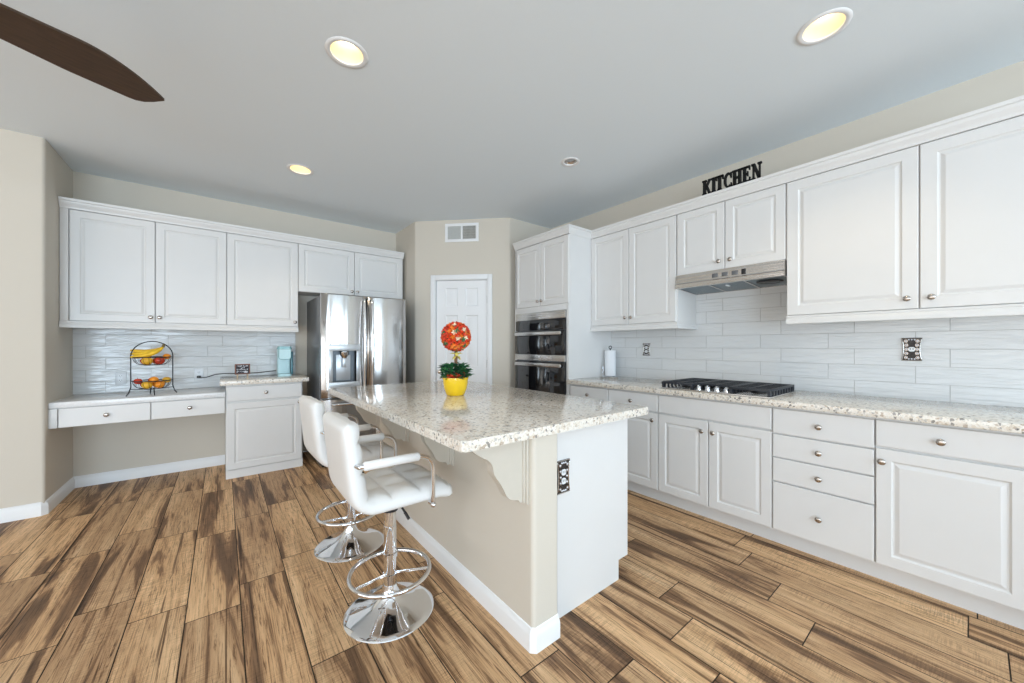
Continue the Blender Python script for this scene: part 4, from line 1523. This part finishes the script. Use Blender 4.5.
round_fruit('orange', 'small orange on top at the front of the lower basket tier', 'fruit', (0.0, -0.076, 0.110), 0.029, 'orange', GF, stem=False)
bananas('bunch of yellow bananas lying across the upper basket tier', (-0.008, -0.004, 0.326), R(-4), 3, GF)

# ------------------------------------------------------------------ coffee maker, sign, cord, wall outlets
def rrect(w, d, r_, n=5):
    return arc(-w / 2 + r_, -d / 2 + r_, r_, 180, 270, n) + arc(w / 2 - r_, -d / 2 + r_, r_, 270, 360, n) + arc(w / 2 - r_, d / 2 - r_, r_, 0, 90, n) + arc(-w / 2 + r_, d / 2 - r_, r_, 90, 180, n)


def build_coffee():
    c = thing('coffee_maker', 'slim pale teal single-cup coffee maker on the small granite counter', 'coffee maker', (0.524, 4.665, 0.9195), R(-3))
    W = 0.124
    mb = MB(); mb.prism(rrect(W, 0.27, 0.025), 0, 0.020); mb.prism([(p[0] * 0.94, p[1] * 0.94) for p in rrect(W, 0.27, 0.025)], 0.020, 0.026); mb.build('drip_base', 'teal', c, smooth=40)
    mb = MB(); mb.prism([(p[0], p[1] + 0.065) for p in rrect(W - 0.002, 0.135, 0.02)], 0.0265, 0.300); mb.build('tower', 'teal', c, smooth=40)
    # brew head with a rounded U-shaped front that hangs over the cup bay
    u = [(-0.054, 0.285), (-0.054, 0.205)] + [(-0.054 + 0.024 - 0.024 * math.cos(R(90 * i / 6)), 0.205 - 0.024 * math.sin(R(90 * i / 6))) for i in range(1, 7)]
    u += [(0.054 - 0.024 + 0.024 * math.sin(R(90 * i / 6)), 0.205 - 0.024 * math.cos(R(90 * i / 6))) for i in range(0, 7)] + [(0.054, 0.285)]
    mb = MB(); mb.prism(u, -0.130, -0.003, 'XZ'); mb.build('brew_head', 'teal', c, smooth=40)
    mb = MB(); mb.tube([(p[0], -0.131, p[1]) for p in u], 0.0032, 6); mb.build('brew_head_edge', 'tealdark_l', c, smooth=60)
    mb = MB(); mb.prism([(p[0], p[1]) for p in rrect(W + 0.004, 0.262, 0.025)], 0.286, 0.302); mb.prism([(p[0] * .96, p[1] * .96) for p in rrect(W, 0.262, 0.025)], 0.302, 0.318); mb.build('lid', 'tealdark_l', c, smooth=40)
    mb = MB(); mb.prism([(p[0] + W / 2 + 0.013, p[1] + 0.06) for p in rrect(0.024, 0.11, 0.01)], 0.012, 0.262); mb.build('water_tank', 'tealdark', c, smooth=40)


M['tealdark_l'] = simple('mid_teal_plastic', (0.26, 0.50, 0.53), 0.22, noise=0.02)
build_coffee()


def build_sign():
    s = thing('chalkboard_sign', 'small black chalkboard sign on wooden legs beside the coffee maker', 'sign', (0.150, 4.395, 0.9195), R(8))
    s.location.z = 0.9195
    w, z0, z1 = 0.052, 0.056, 0.140
    mb = MB(); mb.box(-w, w, -0.004, 0.006, z0, z1); mb.build('board', 'board', s)
    mb = MB()
    f = 0.008
    for a, b, c_, d in ((-w - f, w + f, z0 - f, z0), (-w - f, w + f, z1, z1 + f), (-w - f, -w, z0, z1), (w, w + f, z0, z1)):
        mb.box(a, b, -0.008, 0.008, c_, d, 0.001)
    mb.build('frame', 'frame', s)
    for x in (-0.040, 0.040):
        mb = MB(); mb.box(x - 0.005, x + 0.005, -0.012, 0.018, 0.0, z0 - f - 0.0005, 0.001); mb.build('leg', 'easel', s)
    # rows of small white lettering too fine to read
    mb = MB()
    rnd = random.Random(11)
    def stroke(pts, th=0.0022):
        for a, b in zip(pts, pts[1:]):
            d = Vector((b[0] - a[0], b[1] - a[1])); n = Vector((-d.y, d.x)).normalized() * th
            mb.quad([(a[0] + n.x, -0.0046, a[1] + n.y), (b[0] + n.x, -0.0046, b[1] + n.y), (b[0] - n.x, -0.0046, b[1] - n.y), (a[0] - n.x, -0.0046, a[1] - n.y)])
    for (zc, h, x0, x1) in ((0.129, 0.008, -0.042, 0.040), (0.112, 0.010, -0.014, 0.016), (0.095, 0.008, -0.044, 0.040), (0.072, 0.008, -0.044, 0.002)):
        x = x0
        while x < x1:
            p = [(x + rnd.uniform(0, 0.008), zc + rnd.uniform(-h, h) * 0.9) for _ in range(4)]
            stroke(p)
            x += 0.011
    stroke([(0.012, 0.066), (0.024, 0.080), (0.030, 0.068), (0.042, 0.073), (0.018, 0.068), (0.038, 0.065)], 0.005)
    mb.build('chalk_lettering', 'chalk', s, smooth=0, recalc=False)


build_sign()


def build_outlet(name, label, loc, rz, cat='outlet', group=None):
    o = thing(name, label, cat, loc, rz, group)
    mb = MB(); mb.box(-0.035, 0.035, -0.006, 0, -0.0575, 0.0575, 0.003); mb.build('plate', 'outlet', o)
    for z in (-0.020, 0.020):
        mb = MB(); mb.prism([(p[0], p[1] + z) for p in rrect(0.033, 0.028, 0.011)], -0.0085, -0.0062, 'XZ'); rc = mb.build('receptacle', 'outlet', o)
        mb = MB()
        for x in (-0.007, 0.007):
            mb.box(x - 0.0015, x + 0.0015, -0.0089, -0.0086, z - 0.002, z + 0.007)
        mb.lathe([(0.0025, -0.0086), (0.0025, -0.0089)], 8, c=(0, 0, z - 0.007), axis='Y')
        mb.build('slots', 'black', rc)
    return o


build_outlet('wall_outlet', 'white wall outlet on the tile left of the fruit basket', (-0.736, YB - 0.0085, 0.945), 0)
build_outlet('wall_outlet', 'white wall outlet on the tile with a black plug in it', (-0.189, YB - 0.0085, 0.955), 0)

cord = thing('power_cord', 'black power cord running from the wall outlet to the coffee maker', 'cord', (-0.189, YB - 0.02, 0.930))
mb = MB(); mb.box(-0.016, 0.016, -0.030, 0.002, -0.012, 0.012, 0.004); mb.build('plug', 'black', cord)
mb = MB()
mb.tube([(0, -0.030, 0), (0.02, -0.045, -0.008), (0.06, -0.06, -0.004), (0.13, -0.07, 0.022), (0.19, -0.075, 0.028), (0.26, -0.08, 0.026), (0.36, -0.085, 0.022), (0.48, -0.088, 0.024), (0.58, -0.085, 0.034), (0.650, -0.09, 0.040)], 0.0045, 8)
mb.build('cable', 'black', cord, smooth=60)

# ------------------------------------------------------------------ ornate outlet covers
def ornate(label, loc, rz, w, h, nholes):
    """concave-sided metal plate, raised scroll lattice, crystal beads and an outlet in the middle"""
    o = thing('outlet_cover', label, 'outlet cover', loc, rz, None)
    def half(z):
        t = abs(z) / (h / 2)
        return w / 2 * (0.80 + 0.20 * t ** 2.2)
    zs = [-h / 2 + h * i / 16 for i in range(17)]
    pts = [(half(z), z) for z in zs] + [(-half(z), z) for z in reversed(zs)]
    mb = MB(); mb.prism(pts, -0.006, 0, 'XZ'); mb.build('plate', 'ornate', o, smooth=40)
    mb = MB()
    mb.tube([(x * 0.96, -0.007, z * 0.97) for x, z in pts], 0.0028, 6, closed=True)
    for sx in (-1, 1):
        for k in range(5):
            zc = -h * 0.36 + h * 0.18 * k
            xc = sx * half(zc) * 0.62
            mb.tube([(xc + 0.007 * math.cos(2 * PI * i / 12), -0.008, zc + 0.0085 * math.sin(2 * PI * i / 12)) for i in range(12)], 0.0018, 5, closed=True)
    mb.build('scrollwork', 'nickel', o, smooth=60)
    mb = MB()
    for sx in (-1, 1):
        for k in range(5):
            zc = -h * 0.36 + h * 0.18 * k
            mb.ball((sx * half(zc) * 0.62, -0.008, zc), 0.0045, u=8, v=6)
    for zc in (-h * 0.42, h * 0.42):
        for x in (-0.012, 0, 0.012):
            mb.ball((x, -0.008, zc), 0.0045, u=8, v=6)
    mb.build('crystal_beads', 'crystal', o, smooth=0)
    for k in range(nholes):
        z = (k - (nholes - 1) / 2) * 0.040
        mb = MB(); mb.prism([(p[0], p[1] + z) for p in rrect(0.028, 0.028, 0.010)], -0.0095, -0.0062, 'XZ'); rc = mb.build('receptacle', 'outlet', o)
        mb = MB()
        for x in (-0.006, 0.006):
            mb.box(x - 0.0015, x + 0.0015, -0.0101, -0.0096, z - 0.003, z + 0.007)
        mb.build('slots', 'black', rc)
    return o


ornate('dark ornate outlet cover on the tile left of the cooktop', (XR - 0.0085, 2.043, 1.207), RZR, 0.082, 0.122, 2)
ornate('dark ornate cover with crystals on the tile at right, under the wide cabinet', (XR - 0.0085, 0.236, 1.222), RZR, 0.088, 0.142, 1)
ornate('ornate silver outlet cover on the white end of the island', (1.224, 1.1715, 0.645), 0, 0.084, 0.150, 2)

# ------------------------------------------------------------------ paper towel holder
def build_towel():
    p = thing('paper_towel_holder', 'chrome paper towel holder standing in the corner by the ovens', 'paper towel holder', (3.215, 2.384, 0.9145), R(-60))
    mb = MB(); mb.lathe([(0.078, 0), (0.080, 0.004), (0.078, 0.010), (0.02, 0.013), (0.002, 0.013)], 32)
    mb.build('base', 'chrome', p)
    mb = MB(); mb.tube([(0, 0, 0.012), (0, 0, 0.300)], 0.006, 10)
    mb.tube([(0.014 * math.cos(2 * PI * i / 20), 0, 0.312 + 0.014 * math.sin(2 * PI * i / 20)) for i in range(20)], 0.004, 8, closed=True)
    mb.build('post', 'wire', p, smooth=60)
    mb = MB(); mb.tube([(-0.072, -0.02, 0.008), (-0.072, -0.02, 0.11)], 0.0045, 8); mb.ball((-0.072, -0.02, 0.112), 0.008, u=10, v=8); mb.build('side_arm', 'chrome', p, smooth=60)
    r_ = tag(None or thing('paper_towel_roll', 'white paper towel roll on the chrome holder', 'paper towel', (3.215, 2.384, 0.9285), R(-60)), 'white paper towel roll on the chrome holder', 'paper towel')
    mb = MB(); mb.lathe([(0.020, 0), (0.056, 0), (0.0575, 0.002), (0.0575, 0.266), (0.056, 0.268), (0.020, 0.268), (0.020, 0)], 36, caps=False); mb.build('towel_sheets', 'paper', r_, smooth=40)
    mb = MB(); mb.lathe([(0.0195, 0.001), (0.0195, 0.267), (0.0175, 0.267), (0.0175, 0.001), (0.0195, 0.001)], 24, caps=False); mb.build('cardboard_core', 'easel', r_, smooth=40)


build_towel()

# ------------------------------------------------------------------ KITCHEN letters on top of the wall cabinets
def build_letters():
    s = thing('kitchen_sign', 'black slab-serif letters spelling KITCHEN on top of the right cabinets', 'sign', (2.990, 1.330, 2.4305), RZR)
    H, dp = 0.115, 0.018
    def poly(mb, pts):
        mb.prism(pts, -dp, 0, 'XZ')
    def rect(mb, x0, x1, z0, z1):
        poly(mb, [(x0, z0 * H), (x1, z0 * H), (x1, z1 * H), (x0, z1 * H)])
    def bar(mb, a, b, t):
        a = Vector((a[0], a[1] * H)); b = Vector((b[0], b[1] * H)); n = Vector((t / 2, 0))
        poly(mb, [tuple(a - n), tuple(a + n), tuple(b + n), tuple(b - n)])
    sw = 0.019
    S = 0.11
    def stem(mb, x):
        rect(mb, x - sw / 2, x + sw / 2, 0, 1)
        rect(mb, x - sw / 2 - 0.006, x + sw / 2 + 0.006, 0, S); rect(mb, x - sw / 2 - 0.006, x + sw / 2 + 0.006, 1 - S, 1)
    def K(mb, x):
        stem(mb, x + 0.014)
        bar(mb, (x + 0.022, 0.42), (x + 0.050, 0.97), 0.013); bar(mb, (x + 0.050, 0.03), (x + 0.029, 0.58), 0.016)
        rect(mb, x + 0.040, x + 0.062, 0, S); rect(mb, x + 0.040, x + 0.060, 1 - S, 1)
        return 0.064
    def I(mb, x):
        stem(mb, x + 0.015); return 0.030
    def Tt(mb, x):
        stem(mb, x + 0.026); rect(mb, x, x + 0.052, 1 - S * 1.1, 1)
        rect(mb, x, x + 0.008, 0.72, 1); rect(mb, x + 0.044, x + 0.052, 0.72, 1)
        return 0.054
    def C(mb, x):
        n = 18
        pts = []
        for i in range(n + 1):
            a = R(48 + 264 * i / n)
            pts.append((x + 0.030 + 0.029 * math.cos(a), H * (0.5 + 0.5 * math.sin(a))))
        for i in range(n + 1):
            a = R(312 - 264 * i / n)
            pts.append((x + 0.030 + 0.014 * math.cos(a), H * (0.5 + 0.37 * math.sin(a))))
        for i in range(n):
            q = [pts[i], pts[i + 1], pts[2 * n + 1 - i - 1], pts[2 * n + 1 - i]]
            poly(mb, q)
        rect(mb, x + 0.044, x + 0.053, 0.62, 0.97); rect(mb, x + 0.046, x + 0.053, 0.05, 0.30)
        return 0.057
    def Hh(mb, x):
        stem(mb, x + 0.014); stem(mb, x + 0.047); rect(mb, x + 0.014, x + 0.047, 0.44, 0.57); return 0.063
    def E_(mb, x):
        stem(mb, x + 0.014); rect(mb, x + 0.014, x + 0.050, 0, S); rect(mb, x + 0.014, x + 0.048, 1 - S, 1); rect(mb, x + 0.014, x + 0.036, 0.46, 0.57)
        rect(mb, x + 0.042, x + 0.050, 0, 0.28); rect(mb, x + 0.041, x + 0.048, 0.74, 1); rect(mb, x + 0.031, x + 0.037, 0.36, 0.67)
        return 0.054
    def N_(mb, x):
        rect(mb, x + 0.010, x + 0.019, 0, 1); rect(mb, x + 0.047, x + 0.056, 0, 1)
        bar(mb, (x + 0.016, 1.0), (x + 0.050, 0.0), 0.018)
        rect(mb, x + 0.002, x + 0.026, 0, S); rect(mb, x + 0.002, x + 0.018, 1 - S, 1); rect(mb, x + 0.040, x + 0.064, 1 - S, 1)
        return 0.064
    x = 0.0
    for fn in (K, I, Tt, C, Hh, E_, N_):
        mb = MB()
        x += fn(mb, x)
        mb.build('letter', 'letters', s, smooth=0)
    k = 0.405 / x
    for ch in s.children:
        ch.scale = (k, 1, 1)


build_letters()

# ------------------------------------------------------------------ downlights
def downlight(label, x, y, r_, lit):
    d = thing('recessed_light', label, 'ceiling light', (x, y, ZC), 0, None)
    mb = MB(); mb.lathe([(r_ - 0.004, 0.004), (r_ - 0.003, -0.003), (r_ + 0.006, -0.006), (r_ + 0.020, -0.004), (r_ + 0.022, -0.0005)], 40, caps=False); mb.build('trim_ring', 'trim', d, smooth=60)
    if lit:
        mb = MB(); mb.lathe([(r_ - 0.004, 0.003), (r_ - 0.010, 0.03), (r_ * 0.68, 0.085)], 36, caps=False); mb.build('reflector', 'can', d, smooth=60)
        mb = MB(); mb.lathe([(r_ * 0.70, 0.084), (r_ * 0.55, 0.078), (r_ * 0.25, 0.074), (0.001, 0.073)], 32, caps=False); mb.build('lamp', 'lamp', d, smooth=60)
        mb = MB(); mb.lathe([(r_ - 0.001, 0.0045), (r_ * 0.9, 0.10), (0.001, 0.102)], 24, caps=False); mb.build('housing', 'trim', d)
        sd = bpy.data.lights.new('downlight_beam', 'SPOT')
        sd.energy = 15; sd.color = (1.0, 0.78, 0.50); sd.spot_size = R(112); sd.spot_blend = 0.6; sd.shadow_soft_size = 0.045
        so = bpy.data.objects.new('downlight_beam', sd); so.location = (0, 0, -0.012); so.parent = d; COL.objects.link(so)
    else:
        mb = MB(); mb.lathe([(r_ - 0.004, 0.003), (r_ - 0.008, 0.012), (r_ * 0.7, 0.020)], 36, caps=False); mb.build('reflector', 'nickel', d, smooth=60)
        mb = MB(); mb.lathe([(r_ * 0.72, 0.0195), (r_ * 0.4, 0.014), (0.001, 0.012)], 28, caps=False); mb.build('lens', 'lens_off', d, smooth=60)
    return d


labs = ['lit recessed ceiling light over the stools, in the upper left of the ceiling', 'lit recessed ceiling light at the upper right, near the big wall cabinet',
        'lit recessed ceiling light farthest back, near the desk wall', 'small unlit recessed fixture in the ceiling near the oven corner']
for l, (x, y, r_, on) in zip(labs, LIGHTS):
    downlight(l, x, y, r_, on)

# ------------------------------------------------------------------ ceiling fan (one blade reaches into the photo)
def build_fan():
    f = thing('ceiling_fan', 'dark brown ceiling fan with one blade reaching in from the upper left', 'ceiling fan', (-0.905, 1.915, ZC))
    zb = -0.42
    mb = MB(); mb.lathe([(0.07, 0), (0.068, -0.02), (0.03, -0.06), (0.016, -0.065)], 24); mb.build('canopy', 'bronze', f, smooth=50)
    mb = MB(); mb.lathe([(0.014, -0.06), (0.014, zb + 0.10)], 14); mb.build('downrod', 'bronze', f)
    mb = MB(); mb.lathe([(0.03, zb + 0.12), (0.09, zb + 0.09), (0.125, zb + 0.05), (0.125, zb + 0.0), (0.09, zb - 0.05), (0.03, zb - 0.08), (0.002, zb - 0.08)], 32); mb.build('motor_housing', 'bronze', f, smooth=50)
    for k in range(5):
        a = R(25.0 + 72 * k)
        mb = MB()
        n = 26
        up, lo = [], []
        for i in range(n + 1):
            t = i / n
            x = 0.17 + 0.607 * t
            w = 0.062 + 0.030 * min(1, t * 1.8)
            e = 1.0
            if t > 0.55:
                e = 1 - 1.0 * ((t - 0.55) / 0.45) ** 2.0
            yl = -w * (1 - 0.93 * max(0, (t - 0.84) / 0.16) ** 2.6)
            yu = w * e + (0 if e > 0 else 0)
            up.append((x, yu - 0.03 * max(0, t - 0.66))); lo.append((x, yl))
        lo[-1] = (lo[-1][0], min(lo[-1][1], up[-1][1] - 0.004))
        pts = [(x, -y) for x, y in lo + up[::-1]]
        mb.prism(pts, -0.005, 0.005)
        bl = mb.build('blade', 'fan', f, (0, 0, zb), (R(-13), 0, a), smooth=30)
        mb = MB(); mb.box(0.10, 0.26, -0.022, 0.022, -0.012, -0.005, 0.003); mb.build('blade_iron', 'bronze', bl)


build_fan()
